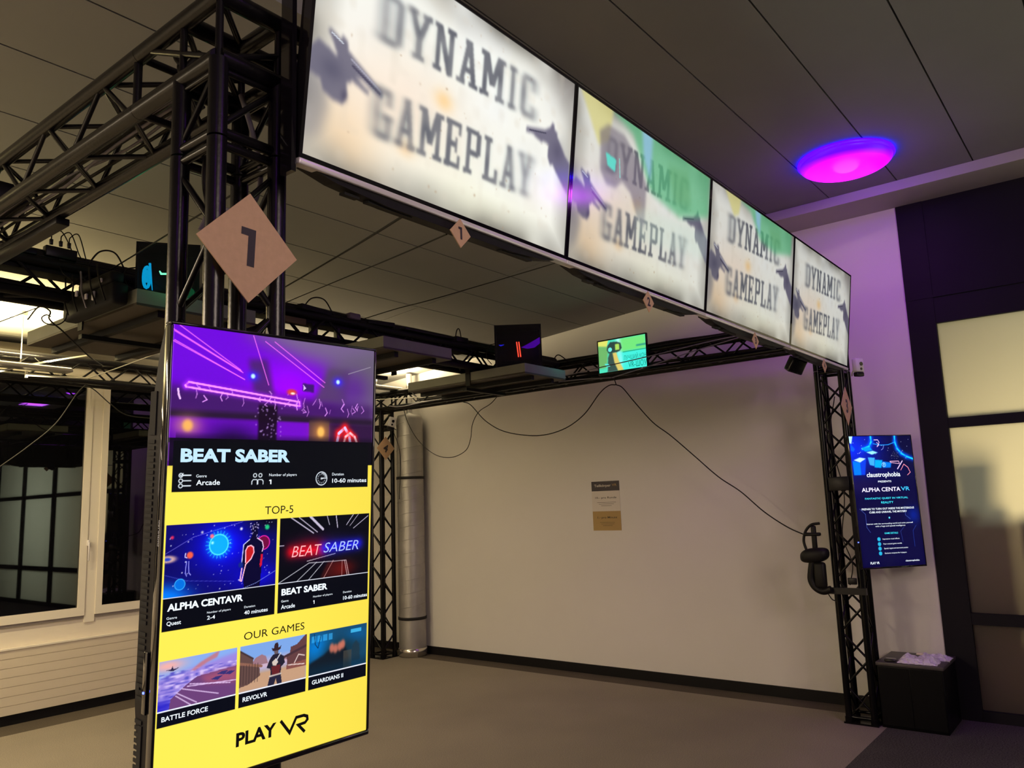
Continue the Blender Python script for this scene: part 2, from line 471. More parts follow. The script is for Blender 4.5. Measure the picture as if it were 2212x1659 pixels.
col2 = column('black truss column at the far left corner of the frame', X1, Y4, 1, -1)

def beam(label, axis, lo, hi, c1, c2, **k):
    mid = (lo + hi) / 2
    oth = [i for i in range(3) if i != axis]
    org = [0, 0, 0]; org[axis] = mid; org[oth[0]] = sum(c1) / 2; org[oth[1]] = c2[0]
    root = thing('truss_beam', label, 'truss beam', org, group='horizontal truss beams of the frame')
    truss_parts(root, axis, lo, hi, c1, c2, org=org, **k)
    return root
B_left = beam('near left truss beam running back from the number 1 column', 1, Y1 + 0.402, Y4 + SP - 0.402, (X1, X1 + SP), (ZB, ZT))
B_front = beam('front truss beam carrying the row of large screens', 0, X1 + 0.402, X3 + SP - 0.402, (Y1, Y1 + SP), (ZB, ZT))
B_back = beam('truss beam running along the top of the white back wall', 1, Y1 + 0.402, Y4 + SP - 0.402, (X3, X3 + SP), (ZB, ZT), M_truss=M_truss2)
B_far = beam('far truss beam in front of the dark windows', 0, X1 + 0.402, X3 + SP - 0.402, (Y4, Y4 + SP), (ZB, ZT))
B_mid = beam('middle truss beam cluttered with cables and computers', 0, X1 + SP + 0.025, X3 - 0.025, (4.165, 4.335), (ZB, ZT), M_truss=M_matt)
ct_ = thing('cable_tray', 'long black cable tray lying along the top of the middle truss', 'cable tray', (3.2, 4.25, 2.835))
MB().box((-1.95, -.058, 0), (1.55, .058, .004)).box((-1.95, -.062, 0), (1.55, -.0585, .062)).box((-1.95, .0585, 0), (1.55, .062, .062)).build('channel', M_matt, ct_)
for x_ in (-1.6, -.7, .2, 1.1): MB().box((x_, -.105, .0625), (x_ + .03, .105, .070)).build('cross_strap', M_matt, ct_)

# ------------------------------------------------------------------ painted screen pictures (numpy)
class Cv:
    def __init__(s, w, h, col=(0, 0, 0)):
        s.w, s.h = w, h
        s.p = np.zeros((h, w, 3)) + np.array(col)
        s.V, s.U = np.mgrid[0:h, 0:w].astype(float)
        s.U = s.U / (w - 1); s.V = s.V / (h - 1)
        s.asp = w / h
    def mix(s, a, col):
        a = np.clip(a, 0, 1)[..., None]
        s.p = s.p * (1 - a) + np.array(col) / 255.0 * a
    def addc(s, a, col):
        s.p = s.p + a[..., None] * np.array(col) / 255.0
    def rect(s, u0, v0, u1, v1, col, a=1.0, soft=0.0):
        if soft > 0:
            m = (np.clip((s.U - u0) / soft + .5, 0, 1) * np.clip((u1 - s.U) / soft + .5, 0, 1)
                 * np.clip((s.V - v0) / soft + .5, 0, 1) * np.clip((v1 - s.V) / soft + .5, 0, 1))
        else:
            m = ((s.U >= u0) & (s.U <= u1) & (s.V >= v0) & (s.V <= v1)).astype(float)
        s.mix(m * a, col)
    def pmask(s, pts):
        m = np.zeros((s.h, s.w), bool); n = len(pts)
        for i in range(n):
            (x0, y0), (x1, y1) = pts[i], pts[(i + 1) % n]
            if y0 == y1: continue
            c = ((s.V >= min(y0, y1)) & (s.V < max(y0, y1)))
            xi = x0 + (s.V - y0) * (x1 - x0) / (y1 - y0)
            m ^= c & (s.U < xi)
        return m.astype(float)
    def poly(s, pts, col, a=1.0, bl=0):
        m = s.pmask(pts)
        if bl: m = blur(m, bl, bl)
        s.mix(m * a, col)
    def dist(s, p, q):
        ax = s.asp
        px, py = (s.U - p[0]) * ax, s.V - p[1]
        dx, dy = (q[0] - p[0]) * ax, q[1] - p[1]
        L = dx * dx + dy * dy + 1e-12
        t = np.clip((px * dx + py * dy) / L, 0, 1)
        return np.hypot(px - t * dx, py - t * dy)
    def line(s, pts, wd, col, a=1.0, glow=0, gcol=None, ga=0.5):
        for p, q in zip(pts[:-1], pts[1:]):
            d = s.dist(p, q)
            if glow: s.mix(np.exp(-(d / glow) ** 2) * ga, gcol or col)
            s.mix(np.clip((wd - d) / (0.6 / s.h) + .5, 0, 1) * a, col)
    def blob(s, u, v, ru, rv, col, a=1.0, pw=1.0):
        d = ((s.U - u) / ru) ** 2 + ((s.V - v) / rv) ** 2
        s.mix(np.exp(-d ** pw) * a, col)
    def disc(s, u, v, r, col, a=1.0, soft=0.004):
        d = np.hypot((s.U - u) * s.asp, s.V - v)
        s.mix(np.clip((r - d) / soft + .5, 0, 1) * a, col)
    def ring(s, u, v, r, wd, col, a=1.0, a0=-9, a1=9):
        d = np.abs(np.hypot((s.U - u) * s.asp, s.V - v) - r)
        an = np.arctan2(s.V - v, (s.U - u) * s.asp)
        s.mix(np.clip((wd - d) / (0.8 / s.h) + .5, 0, 1) * a * ((an >= a0) & (an <= a1)), col)
    def noise(s, sc, seed, ax=1.0):
        rg = np.random.RandomState(seed)
        nx, ny = int(sc * s.asp) + 3, int(sc * ax) + 3
        gr = rg.rand(ny, nx)
        x = s.U * (nx - 2); y = s.V * (ny - 2)
        xi = x.astype(int); yi = y.astype(int); fx = x - xi; fy = y - yi
        fx = fx * fx * (3 - 2 * fx); fy = fy * fy * (3 - 2 * fy)
        return (gr[yi, xi] * (1 - fx) * (1 - fy) + gr[yi, xi + 1] * fx * (1 - fy) + gr[yi + 1, xi] * (1 - fx) * fy + gr[yi + 1, xi + 1] * fx * fy)
def blur(m, rx, ry):
    """separable box blur, twice"""
    for _ in range(2):
        for ax, r in ((1, int(rx)), (0, int(ry))):
            if r < 1: continue
            pad = [(0, 0), (0, 0)]; pad[ax] = (r + 1, r)
            c = np.cumsum(np.pad(m, pad, mode='edge'), axis=ax)
            n = m.shape[ax]
            if ax == 1: m = (c[:, 2 * r + 1:2 * r + 1 + n] - c[:, 0:n]) / (2 * r + 1)
            else: m = (c[2 * r + 1:2 * r + 1 + n, :] - c[0:n, :]) / (2 * r + 1)
    return m

# slab letters on a unit box: rectangles (x0,y0,x1,y1) and diagonals as quads
def dg(x0, y0, x1, y1, w): return [(x0, y0), (x0 + w, y0), (x1 + w, y1), (x1, y1)]
def rc(x0, y0, x1, y1): return [(x0, y0), (x1, y0), (x1, y1), (x0, y1)]
SL = 0.11; ST = 0.25
LET = {
 'D': [rc(.08, 0, .08 + ST, 1), rc(0, 0, .8, SL), rc(0, 1 - SL, .8, 1), rc(.70, .07, .95, .93)],
 'Y': [dg(.04, .06, .38, .6, ST), dg(.71, .06, .38, .6, ST), rc(.38, .55, .63, 1), rc(-.04, 0, .40, SL), rc(.60, 0, 1.04, SL), rc(.24, 1 - SL, .76, 1)],
 'N': [rc(.08, 0, .30, 1), rc(.70, 0, .92, 1), dg(.08, 0, .66, 1, .26), rc(-.02, 1 - SL, .40, 1), rc(-.02, 0, .25, SL), rc(.58, 0, 1.02, SL)],
 'A': [dg(.38, 0, .06, 1, .22), dg(.40, 0, .70, 1, .25), rc(.25, .60, .75, .72), rc(-.05, 1 - SL, .38, 1), rc(.58, 1 - SL, 1.05, 1), rc(.30, 0, .66, SL)],
 'M': [rc(.06, 0, .26, 1), rc(.74, 0, .94, 1), dg(.08, 0, .38, .72, .22), dg(.68, 0, .38, .72, .22), rc(-.05, 1 - SL, .36, 1), rc(.64, 1 - SL, 1.05, 1), rc(-.05, 0, .25, SL), rc(.75, 0, 1.05, SL)],
 'I': [rc(.34, 0, .66, 1), rc(.14, 0, .86, SL), rc(.14, 1 - SL, .86, 1)],
 'C': [rc(.06, .07, .32, .93), rc(.15, 0, .88, SL + .02), rc(.15, 1 - SL - .02, .88, 1), rc(.68, .03, .92, .34), rc(.68, .68, .92, .97)],
 'G': [rc(.06, .07, .32, .93), rc(.15, 0, .88, SL + .02), rc(.15, 1 - SL - .02, .88, 1), rc(.68, .03, .92, .34), rc(.68, .54, .92, .97), rc(.50, .50, 1.0, .60)],
 'E': [rc(.08, 0, .34, 1), rc(0, 0, .92, SL), rc(0, 1 - SL, .92, 1), rc(.74, 0, .92, .28), rc(.74, .72, .92, 1), rc(.3, .44, .66, .56), rc(.58, .34, .70, .66)],
 'P': [rc(.08, 0, .34, 1), rc(0, 0, .8, SL), rc(.3, .46, .85, .58), rc(.70, .06, .95, .54), rc(-.02, 1 - SL, .48, 1)],
 'L': [rc(.10, 0, .38, 1), rc(-.02, 0, .52, SL), rc(0, 1 - SL, .95, 1), rc(.76, .68, .95, 1)],
}
def slab_word(cv, word, u0, u1, v0, v1, rise):
    m = np.zeros((cv.h, cv.w)); n = len(word)
    wts = [0.62 if ch == 'I' else (1.25 if ch == 'M' else 1.0) for ch in word]
    tot = sum(wts) + 0.10 * (n - 1); x = 0
    for ch, w in zip(word, wts):
        a = u0 + (u1 - u0) * x / tot; b = u0 + (u1 - u0) * (x + w * 0.93) / tot
        for q in LET[ch]:
            pts = []
            for (px, py) in q:
                uu = a + (b - a) * px
                pts.append((uu, v0 + (v1 - v0) * py - rise * (uu - u0) / (u1 - u0)))
            m = np.maximum(m, cv.pmask(pts))
        x += w + 0.10
    return m

def to_lin(p):
    p = np.clip(p, 0, 1)
    return np.where(p <= 0.04045, p / 12.92, ((p + 0.055) / 1.055) ** 2.4)

def western(var):
    cv = Cv(384, 216, (0.87, 0.87, 0.84))
    n1 = cv.noise(4, 3); n2 = cv.noise(9, 5)
    cv.mix((n1 - .45) * 0.9, (228, 232, 236)); cv.mix((n2 - .5) * 0.4, (200, 200, 196))
    cv.blob(.10, .93, .13, .28, (222, 184, 138), .75); cv.blob(.28, .62, .22, .25, (228, 204, 180), .65)
    cv.blob(.42, .50, .035, .05, (228, 180, 110), .6); cv.blob(.30, .80, .03, .04, (226, 170, 110), .45)
    cv.blob(.60, .95, .3, .2, (222, 220, 186), .5)
    e = np.minimum(np.minimum(cv.U, 1 - cv.U) * 1.78, np.minimum(cv.V, 1 - cv.V))
    vig = np.clip(1 - e / 0.16, 0, 1) ** 1.5 * (0.35 + 0.9 * cv.noise(7, 11))
    cv.mix(vig * 0.70, (104, 100, 92)); cv.blob(.97, .06, .10, .16, (112, 106, 104), .6); cv.blob(.02, .98, .10, .12, (170, 166, 156), .6); cv.mix(np.clip(cv.noise(16, 31) - .55, 0, 1) * .55, (196, 186, 170))
    rg = np.random.RandomState(2)
    for _ in range(60):
        cv.blob(rg.rand(), rg.rand(), .002 + .003 * rg.rand(), .004 + .004 * rg.rand(), (160, 132, 104), .15 + .45 * rg.rand() ** 2)
    # left revolver held in a fist, barrel pointing down to the right
    g1 = np.zeros((cv.h, cv.w))
    for q in ([(.040, .462), (.050, .455), (.078, .478), (.083, .455), (.098, .470), (.102, .505), (.128, .532), (.210, .603), (.216, .618), (.209, .634), (.197, .630), (.150, .600), (.128, .596), (.108, .612), (.080, .600), (.070, .540), (.056, .498)],
              [(.118, .590), (.172, .634), (.170, .646), (.156, .642), (.112, .618)],
              [(.0, .560), (.018, .520), (.048, .535), (.085, .565), (.112, .600), (.116, .632), (.103, .640), (.108, .690), (.098, .735), (.070, .738), (.040, .716), (.030, .672), (.0, .668)]):
        g1 = np.maximum(g1, cv.pmask(q))
    arm = cv.pmask([(0, .64), (.045, .68), (.058, .78), (.040, .90), (0, .93)])
    cv.mix(blur(arm, 5, 6) * .55, (120, 118, 124))
    cv.mix(blur(g1, 1, 2) * .93, (98, 95, 112)); cv.blob(.060, .615, .035, .05, (74, 72, 92), .6); cv.blob(.100, .70, .010, .025, (74, 70, 90), .7)
    cv.line([(.118, .560), (.203, .618)], .006, (70, 66, 86), .85); cv.line([(.112, .535), (.206, .606)], .004, (160, 158, 174), .8)
    cv.line([(.052, .468), (.085, .488)], .003, (206, 214, 224), .8)
    # right revolver pointing left
    g2 = np.zeros((cv.h, cv.w))
    for q in ([(.768, .398), (.800, .384), (.862, .356), (.884, .330), (.896, .296), (.906, .300), (.908, .325), (.928, .340), (.922, .352), (.940, .385), (.972, .440), (1.0, .470), (1.0, .655), (.972, .620), (.930, .560), (.900, .510), (.882, .462), (.884, .430), (.858, .424), (.845, .436), (.815, .424), (.800, .414), (.770, .424)],
              [(.880, .44), (.905, .43), (.915, .52), (.895, .535), (.882, .50)]):
        g2 = np.maximum(g2, cv.pmask(q))
    cv.mix(blur(g2, 1, 2) * .92, (94, 90, 110)); cv.line([(.785, .405), (.865, .374)], .004, (60, 58, 76), .8); cv.blob(.93, .44, .03, .06, (70, 66, 88), .5)
    for word, v0 in (('DYNAMIC', .165), ('GAMEPLAY', .585)):
        m = slab_word(cv, word, .185, .815, v0, v0 + .225, .045)
        sharp = blur(m, 1, 1); mid = blur(m, 3, 2); soft = blur(m, 7, 3)
        dx = np.abs(cv.U - .50)
        w1 = np.clip((dx - .10) / .12, 0, 1); w2 = np.clip((dx - .20) / .12, 0, 1)
        mm = sharp * (1 - w1) + w1 * ((1 - w2) * mid + w2 * soft)
        cv.mix(mm * .9 * (0.8 + .35 * cv.noise(12, 8)), (92, 94, 102))
        cv.mix(np.clip(mid - sharp, 0, 1) * .25, (150, 200, 190))
    if var:
        # next clip wiping in over the poster: green studio and a person in a headset
        k = 1.0 if var == 1 else 0.62
        ox = 0.0 if var == 1 else .12
        L = lambda pts: [(ox + u * (1 if var == 1 else .85), v * k) for u, v in pts]
        cv.poly(L([(.02, 0), (.22, 0), (.20, .20), (.14, .26)]), (214, 206, 128), .75, 3)
        cv.poly(L([(.22, 0), (1, 0), (1, .30), (.74, .42), (.50, .36), (.36, .06)]), (84, 176, 122), .72, 5)
        cv.poly(L([(.42, .0), (.50, 0), (.50, .30), (.44, .16)]), (150, 190, 235), .7, 4)
        cv.poly(L([(.62, .10), (.80, .06), (.84, .30), (.70, .34)]), (96, 160, 108), .5, 6)
        if var == 1:
            cv.poly([(.14, .17), (.19, .10), (.30, .10), (.40, .20), (.47, .33), (.47, .62), (.42, .58), (.36, .44), (.30, .40), (.26, .46), (.20, .47), (.155, .40), (.15, .25)], (112, 102, 116), .62, 3)
            cv.poly([(.185, .275), (.255, .285), (.25, .365), (.20, .35)], (96, 224, 206), .9, 1)
            cv.line([(.275, .27), (.285, .38)], .006, (140, 226, 214), .7)
            cv.poly([(.40, .50), (1, .42), (1, .62), (.42, .72)], (198, 222, 206), .35, 6)
    return cv.p

def kiosk_pic():
    cv = Cv(432, 768, (0.0, 0.0, 0.0)); Y = (250, 228, 82)
    cv.rect(0, .30, 1, 1, Y)
    cv.mix(np.clip((cv.U - .35), 0, 1) * .26 * (cv.V > .3), (176, 150, 30))
    # ---- top picture
    T = (cv.V < .258)
    base = np.array([0.40, 0.02, 0.80])
    cv.p[T] = base
    cv.p = np.where(T[..., None], cv.p, cv.p)
    def onT(fn):
        keep = cv.p.copy(); fn(); cv.p = np.where((cv.V < .257)[..., None], cv.p, keep)
    def top():
        cv.blob(.52, .12, .20, .07, (160, 0, 255), .95); cv.blob(.10, .05, .3, .1, (112, 10, 222), .6)
        cv.poly([(.18, -.02), (1.02, -.02), (1.02, .26), (.86, .26), (.80, .06), (.60, .045)], (116, 108, 124), .85, 18)
        cv.poly([(.72, .05), (1.02, .0), (1.02, .14), (.76, .14)], (96, 90, 102), .8, 16)
        cv.poly([(0, .135), (1, .15), (1, .21), (0, .205)], (58, 26, 84), .85, 8)
        cv.poly([(.33, .06), (.42, .055), (.46, .145), (.36, .14)], (60, 40, 80), .75, 5)
        cv.poly([(.74, .06), (.86, .06), (.84, .15), (.66, .15)], (78, 66, 86), .8, 6)
        cv.blob(.88, .11, .10, .05, (86, 24, 150), .7)
        cv.rect(0, .188, 1, .206, (36, 22, 42), .9, .012)
        cv.rect(0, .204, .385, .26, (104, 10, 190), .9, .01); cv.blob(.27, .245, .12, .03, (40, 6, 80), .9)
        cv.rect(.475, .204, .64, .26, (112, 10, 196), .95, .006)
        cv.rect(.385, .165, .475, .26, (24, 8, 30), .95, .012)
        cv.rect(.64, .20, .75, .26, (78, 56, 52), .9, .01); cv.rect(.75, .204, 1, .26, (44, 16, 58), .95, .01)
        cv.blob(.075, .222, .055, .022, (220, 150, 120), .75); cv.blob(.075, .222, .022, .014, (244, 176, 92), 1, 2)
        cv.blob(.703, .226, .045, .024, (214, 140, 60), .75); cv.blob(.703, .226, .020, .014, (250, 188, 92), 1, 2)
        pk = (250, 110, 250)
        for a, b in (((.006, .014), (.306, .093)), ((.026, 0), (.295, .087)), ((.0, .010), (.30, .090)), ((.007, .034), (.315, .109)), ((.0, .036), (.312, .108)),
                     ((.349, .002), (.429, .117)), ((.406, .012), (.714, .111)), ((.452, .010), (.719, .099)), ((.85, .07), (.98, .045))):
            cv.line([a, b], .0010, pk if a[0] < .8 else (150, 140, 160), .9)
        vp = (255, 150, 255)
        cv.line([(.059, .133), (.073, .125), (.585, .153), (.588, .163), (.575, .163), (.062, .136), (.059, .133)], .0022, vp, 1, .007, (170, 40, 255), .5)
        rg = np.random.RandomState(4)
        for k in range(40):
            x = .10 + .86 * rg.rand(); y = .135 + .03 * rg.rand() + (0.012 if x > .6 else 0); s1 = rg.choice([-1, 1])
            q1 = .004 + .012 * rg.rand(); q2 = .004 + .009 * rg.rand(); cv.line([(x, y - q2), (x + q1 * s1, y + .002), (x + (.006 * rg.rand() - .004), y + q2)][:2 + int(rg.rand() < .7)], .0007 + .0007 * rg.rand(), (232, 150, 255), .45 + .5 * rg.rand())
        cv.line([(.03, .142), (.034, .155), (.040, .163)], .0022, (238, 190, 255), 1)
        for u, v in ((.353, .099), (.791, .094)):
            cv.blob(u, v, .028, .012, (60, 40, 255), .95); cv.disc(u, v, .0055, (190, 235, 255))
        cv.poly([(.60, .105), (.66, .107), (.66, .127), (.60, .125)], (52, 24, 96), .9, 1); cv.poly([(.603, .109), (.618, .117), (.605, .124)], (214, 180, 255))
        cv.blob(.545, .130, .026, .008, (214, 70, 40), .95, 2); cv.blob(.55, .133, .012, .003, (255, 230, 220), 1, 2)
        for _ in range(46):
            cv.disc(.36 + .14 * rg.rand(), .17 + .085 * rg.rand(), .0012, (200, 160, 240), .8)
        r_ = [(.792, .258), (.803, .228), (.837, .213), (.862, .232), (.872, .258)]
        cv.line(r_, .0038, (222, 200, 255), 1, .011, (255, 30, 30), .75)
        cv.line([(.83, .258), (.842, .236), (.868, .226), (.895, .236), (.914, .258)], .0030, (255, 190, 200), 1, .008, (255, 30, 30), .6)
    onT(top)
    cv.mix(np.clip((cv.V - .235) / .03, 0, 1) * (cv.V < .262) * (cv.U > .03), (8, 6, 14))
    cv.rect(0, .25, 1, .311, (8, 6, 16)); cv.rect(0, .26, .005, .311, (96, 20, 150)); cv.blob(.0, .275, .07, .03, (44, 12, 70), .5)
    cv.rect(.022, .256, .977, .3685, (6, 8, 14))
    # ---- two wide cards
    for x0, x1 in ((.009, .492), (.506, .992)): cv.rect(x0, .4385, x1, .664, (5, 7, 16))
    def clip(x0, y0, x1, y1, fn):
        keep = cv.p.copy(); fn()
        m = ((cv.U >= x0) & (cv.U <= x1) & (cv.V >= y0) & (cv.V <= y1))[..., None]
        cv.p = np.where(m, cv.p, keep)
    rg = np.random.RandomState(9)
    def space():
        cv.rect(.009, .43, .492, .6, (8, 6, 96)); cv.blob(.25, .49, .13, .06, (8, 8, 250), 1); cv.blob(.40, .57, .12, .03, (10, 6, 220), .8)
        cv.blob(.0, .60, .12, .035, (0, 130, 255), 1, 1.4); cv.blob(.45, .44, .1, .03, (4, 4, 20), .9)
        for _ in range(70):
            cv.disc(.01 + .48 * rg.rand(), .44 + .155 * rg.rand(), .0006 + .0012 * rg.rand() ** 3, (220, 220, 255), .85, .0015)
        cv.line([(.01, .50), (.12, .468), (.33, .441)], .0006, (150, 140, 255), .6); cv.line([(.01, .545), (.10, .562), (.30, .575)], .0005, (120, 120, 255), .5)
        cv.blob(.228, .489, .052, .029, (0, 170, 255), .9, 1.6); cv.disc(.228, .489, .0235, (10, 170, 250), .95)
        for k in range(22):
            a = k * .285; cv.line([(.228 + .038 * math.cos(a), .489 + .0215 * math.sin(a)), (.228 + .056 * math.cos(a), .489 + .031 * math.sin(a))], .0008, (40, 200, 255), .7)
        cv.ring(.228, .489, .0225, .0012, (80, 230, 255)); cv.disc(.20, .484, .003, (160, 250, 255)); cv.disc(.197, .469, .0045, (255, 110, 130))
        cv.disc(.430, .493, .016, (110, 10, 60)); cv.ring(.430, .493, .016, .0009, (255, 40, 180)); cv.disc(.445, .457, .0058, (30, 190, 120)); cv.disc(.325, .457, .003, (240, 240, 255)); cv.disc(.155, .459, .0026, (200, 200, 220))
        cv.disc(.034, .466, .0035, (220, 40, 90)); cv.disc(.108, .507, .0075, (236, 90, 70)); cv.disc(.072, .568, .0115, (0, 110, 220)); cv.ring(.072, .568, .0115, .0008, (60, 180, 255))
        cv.blob(.02, .512, .035, .008, (236, 190, 170), .95, 2); cv.blob(.018, .512, .016, .004, (30, 60, 190), 1, 2)
        # small outlined figure and large figure seen from behind
        cv.line([(.090, .502), (.088, .510), (.096, .512)], .0009, (220, 210, 255)); cv.line([(.095, .52), (.092, .545), (.098, .552)], .0008, (150, 150, 255)); cv.line([(.104, .52), (.106, .545), (.114, .55)], .0008, (150, 150, 255))
        cv.poly([(.335, .494), (.365, .483), (.375, .476), (.372, .455), (.385, .446), (.400, .452), (.402, .470), (.400, .480), (.424, .490), (.432, .505), (.425, .54), (.418, .60), (.345, .60), (.34, .55), (.333, .535)], (6, 4, 44))
        for _ in range(26): cv.disc(.366 + .04 * rg.rand(), .445 + .034 * rg.rand(), .0011, (214, 200, 255), .9, .0012)
        cv.line([(.400, .481), (.424, .490), (.430, .503), (.425, .513)], .0010, (255, 214, 255)); cv.line([(.365, .483), (.338, .494), (.334, .52), (.332, .535)], .0010, (200, 200, 255))
        cv.poly([(.349, .508), (.357, .499), (.372, .497), (.384, .502), (.386, .514), (.374, .528), (.350, .540)], (190, 26, 30))
        cv.line([(.349, .535), (.348, .508), (.357, .499), (.372, .497), (.384, .502), (.386, .514), (.374, .528), (.350, .540), (.334, .577), (.327, .575), (.333, .548)], .0013, (255, 190, 214))
        cv.poly([(.420, .520), (.428, .520), (.426, .545), (.416, .550), (.415, .542)], (200, 20, 50)); cv.disc(.328, .540, .0062, (16, 40, 130))
        cv.line([(.30, .60), (.40, .585), (.49, .562)], .0005, (150, 170, 255), .8)
    clip(.009, .4385, .492, .594, space)
    def tunnel():
        cv.rect(.506, .43, .993, .6, (4, 5, 14)); cv.blob(.74, .515, .16, .03, (22, 14, 74), .8); cv.blob(.66, .51, .09, .022, (90, 6, 22), .85); cv.blob(.85, .575, .07, .02, (96, 14, 12), .8)
        for a, b, w in (((.56, .438), (.68, .480), .0012), ((.66, .438), (.73, .472), .003), ((.60, .438), (.70, .478), .0009), ((.75, .438), (.765, .462), .0008), ((.80, .438), (.81, .47), .0012), ((.90, .438), (.86, .465), .0009), ((.985, .445), (.90, .475), .0008), ((.93, .438), (.88, .468), .0006), ((.508, .505), (.53, .505), .0008)):
            cv.line([a, b], w, (226, 214, 240), .85)
        for a, b in (((.506, .594), (.66, .553)), ((.60, .594), (.70, .553)), ((.66, .594), (.74, .553)), ((.74, .594), (.79, .553)), ((.84, .594), (.84, .556)), ((.88, .594), (.862, .556)), ((.66, .553), (.86, .556)), ((.65, .548), (.80, .536)), ((.87, .594), (.853, .556))):
            cv.line([a, b], .0008, (240, 190, 190) if a[0] > .7 else (214, 214, 226), .85)
        cv.poly([(.72, .594), (.76, .556), (.85, .556), (.86, .594)], (120, 24, 18), .4, 2)
        cv.line([(.57, .522), (.72, .522)], .002, (255, 30, 40), .3, .016, (255, 10, 30), .75); cv.line([(.74, .519), (.93, .516)], .002, (40, 40, 255), .3, .016, (30, 30, 255), .75)
    clip(.506, .4385, .993, .594, tunnel)
    for x0, x1 in ((.009, .492), (.506, .993)): cv.rect(x0, .5935, x1, .5955, (236, 240, 255))
    # ---- three small cards
    for x0, x1 in ((.006, .327), (.339, .659), (.674, .992)): cv.rect(x0, .726, x1, .862, (5, 8, 20))
    def sea():
        cv.rect(0, .72, .33, .83, (150, 130, 214)); cv.poly([(0, .72), (.33, .72), (.33, .735), (0, .762)], (128, 170, 232), .9, 3)
        cv.blob(.04, .737, .07, .012, (240, 170, 160), .95); cv.poly([(.13, .757), (.17, .742), (.20, .735), (.25, .724), (.24, .738), (.20, .745), (.15, .757)], (190, 110, 120), .85, 1)
        nn = cv.noise(90, 21, 3.2)
        cv.mix(np.clip((nn - .55) * 3, 0, 1) * (cv.V > .752), (206, 186, 236)); cv.mix(np.clip((.40 - nn) * 3, 0, 1) * (cv.V > .752), (90, 84, 190))
        cv.blob(.0, .82, .12, .018, (30, 26, 190), .9)
        cv.poly([(.115, .784), (.16, .771), (.33, .765), (.33, .83), (.05, .83), (.055, .808)], (104, 62, 116)); cv.poly([(.17, .772), (.33, .766), (.33, .80), (.2, .79)], (170, 84, 108), .7, 4)
        for a, b in (((.12, .788), (.33, .797)), ((.10, .791), (.25, .818)), ((.08, .798), (.16, .826)), ((.075, .803), (.14, .83)), ((.13, .784), (.30, .800))): cv.line([a, b], .0010, (226, 196, 240), .9)
        for u, v in ((.245, .784), (.27, .775), (.30, .778)): cv.poly([(u - .03, v), (u - .005, v - .004), (u + .022, v - .003), (u, v + .004)], (52, 46, 112))
        cv.poly([(.03, .745), (.052, .745), (.058, .739), (.062, .745), (.085, .744), (.06, .750)], (44, 36, 70))
    clip(.006, .726, .327, .830, sea)
    def west():
        cv.rect(.339, .72, .66, .83, (120, 160, 222)); cv.rect(.339, .765, .66, .79, (196, 168, 190), 1, .02); cv.rect(.339, .79, .66, .832, (190, 150, 120), 1, .012)
        cv.poly([(.39, .775), (.41, .758), (.44, .752), (.46, .758), (.47, .775)], (150, 112, 124)); cv.poly([(.54, .775), (.56, .764), (.60, .764), (.61, .775)], (160, 120, 128))
        cv.poly([(.339, .735), (.40, .757), (.40, .772), (.43, .776), (.435, .80), (.38, .815), (.339, .818)], (96, 70, 66)); cv.line([(.339, .764), (.44, .779)], .003, (140, 96, 80)); cv.line([(.339, .736), (.40, .758)], .002, (66, 48, 50))
        for k in range(7): cv.line([(.345 + .013 * k, .77), (.345 + .013 * k, .812)], .0007, (52, 38, 40), .8)
        cv.poly([(.66, .722), (.61, .745), (.58, .748), (.575, .765), (.56, .768), (.565, .795), (.66, .80)], (96, 60, 62)); cv.line([(.55, .769), (.66, .752)], .003, (70, 46, 54)); cv.poly([(.56, .79), (.66, .785), (.66, .80), (.56, .80)], (130, 76, 70))
        cv.line([(.60, .788), (.62, .77), (.65, .775)], .0012, (220, 196, 190)); cv.line([(.57, .79), (.65, .795)], .0012, (220, 196, 190))
        # standing figure with crossed arms and wide hat
        cv.poly([(.484, .742), (.497, .744), (.50, .733), (.516, .732), (.52, .744), (.533, .740), (.528, .749), (.510, .752), (.492, .750)], (52, 32, 40))
        cv.poly([(.498, .750), (.519, .750), (.517, .760), (.50, .760)], (96, 84, 92)); cv.poly([(.478, .768), (.495, .758), (.525, .758), (.545, .766), (.553, .782), (.535, .79), (.532, .808), (.485, .808), (.482, .79), (.464, .786)], (34, 32, 48))
        cv.poly([(.487, .786), (.531, .784), (.527, .806), (.492, .806)], (98, 34, 40)); cv.poly([(.49, .775), (.508, .768), (.52, .778), (.508, .785), (.494, .783)], (206, 190, 180)); cv.line([(.508, .775), (.53, .758)], .0014, (196, 196, 206))
        cv.poly([(.480, .808), (.534, .806), (.541, .831), (.518, .831), (.510, .815), (.50, .831), (.470, .831)], (36, 34, 56)); cv.line([(.48, .807), (.534, .806)], .0018, (190, 176, 170))
    clip(.339, .726, .659, .830, west)
    def alley():
        cv.rect(.674, .72, .993, .832, (20, 70, 104)); cv.blob(.72, .765, .07, .03, (0, 130, 226), .95); cv.blob(.93, .75, .07, .018, (10, 90, 150), .9); cv.blob(.84, .78, .10, .03, (18, 44, 56), .95)
        for k in range(4): cv.rect(.685 + .03 * k, .735, .708 + .03 * k, .75, (60, 180, 250), .55)
        cv.rect(.90, .735, .96, .744, (70, 190, 240), .8); cv.line([(.70, .73), (.705, .755), (.72, .765), (.735, .735)], .0009, (6, 24, 50))
        cv.poly([(.674, .80), (.75, .785), (.80, .768), (.86, .765), (.89, .80), (.89, .83), (.674, .83)], (16, 24, 34), .95, 2)
        for u, v in ((.795, .772), (.815, .775), (.838, .772), (.855, .768)): cv.blob(u, v, .014, .012, (200, 112, 92), .9, 2)
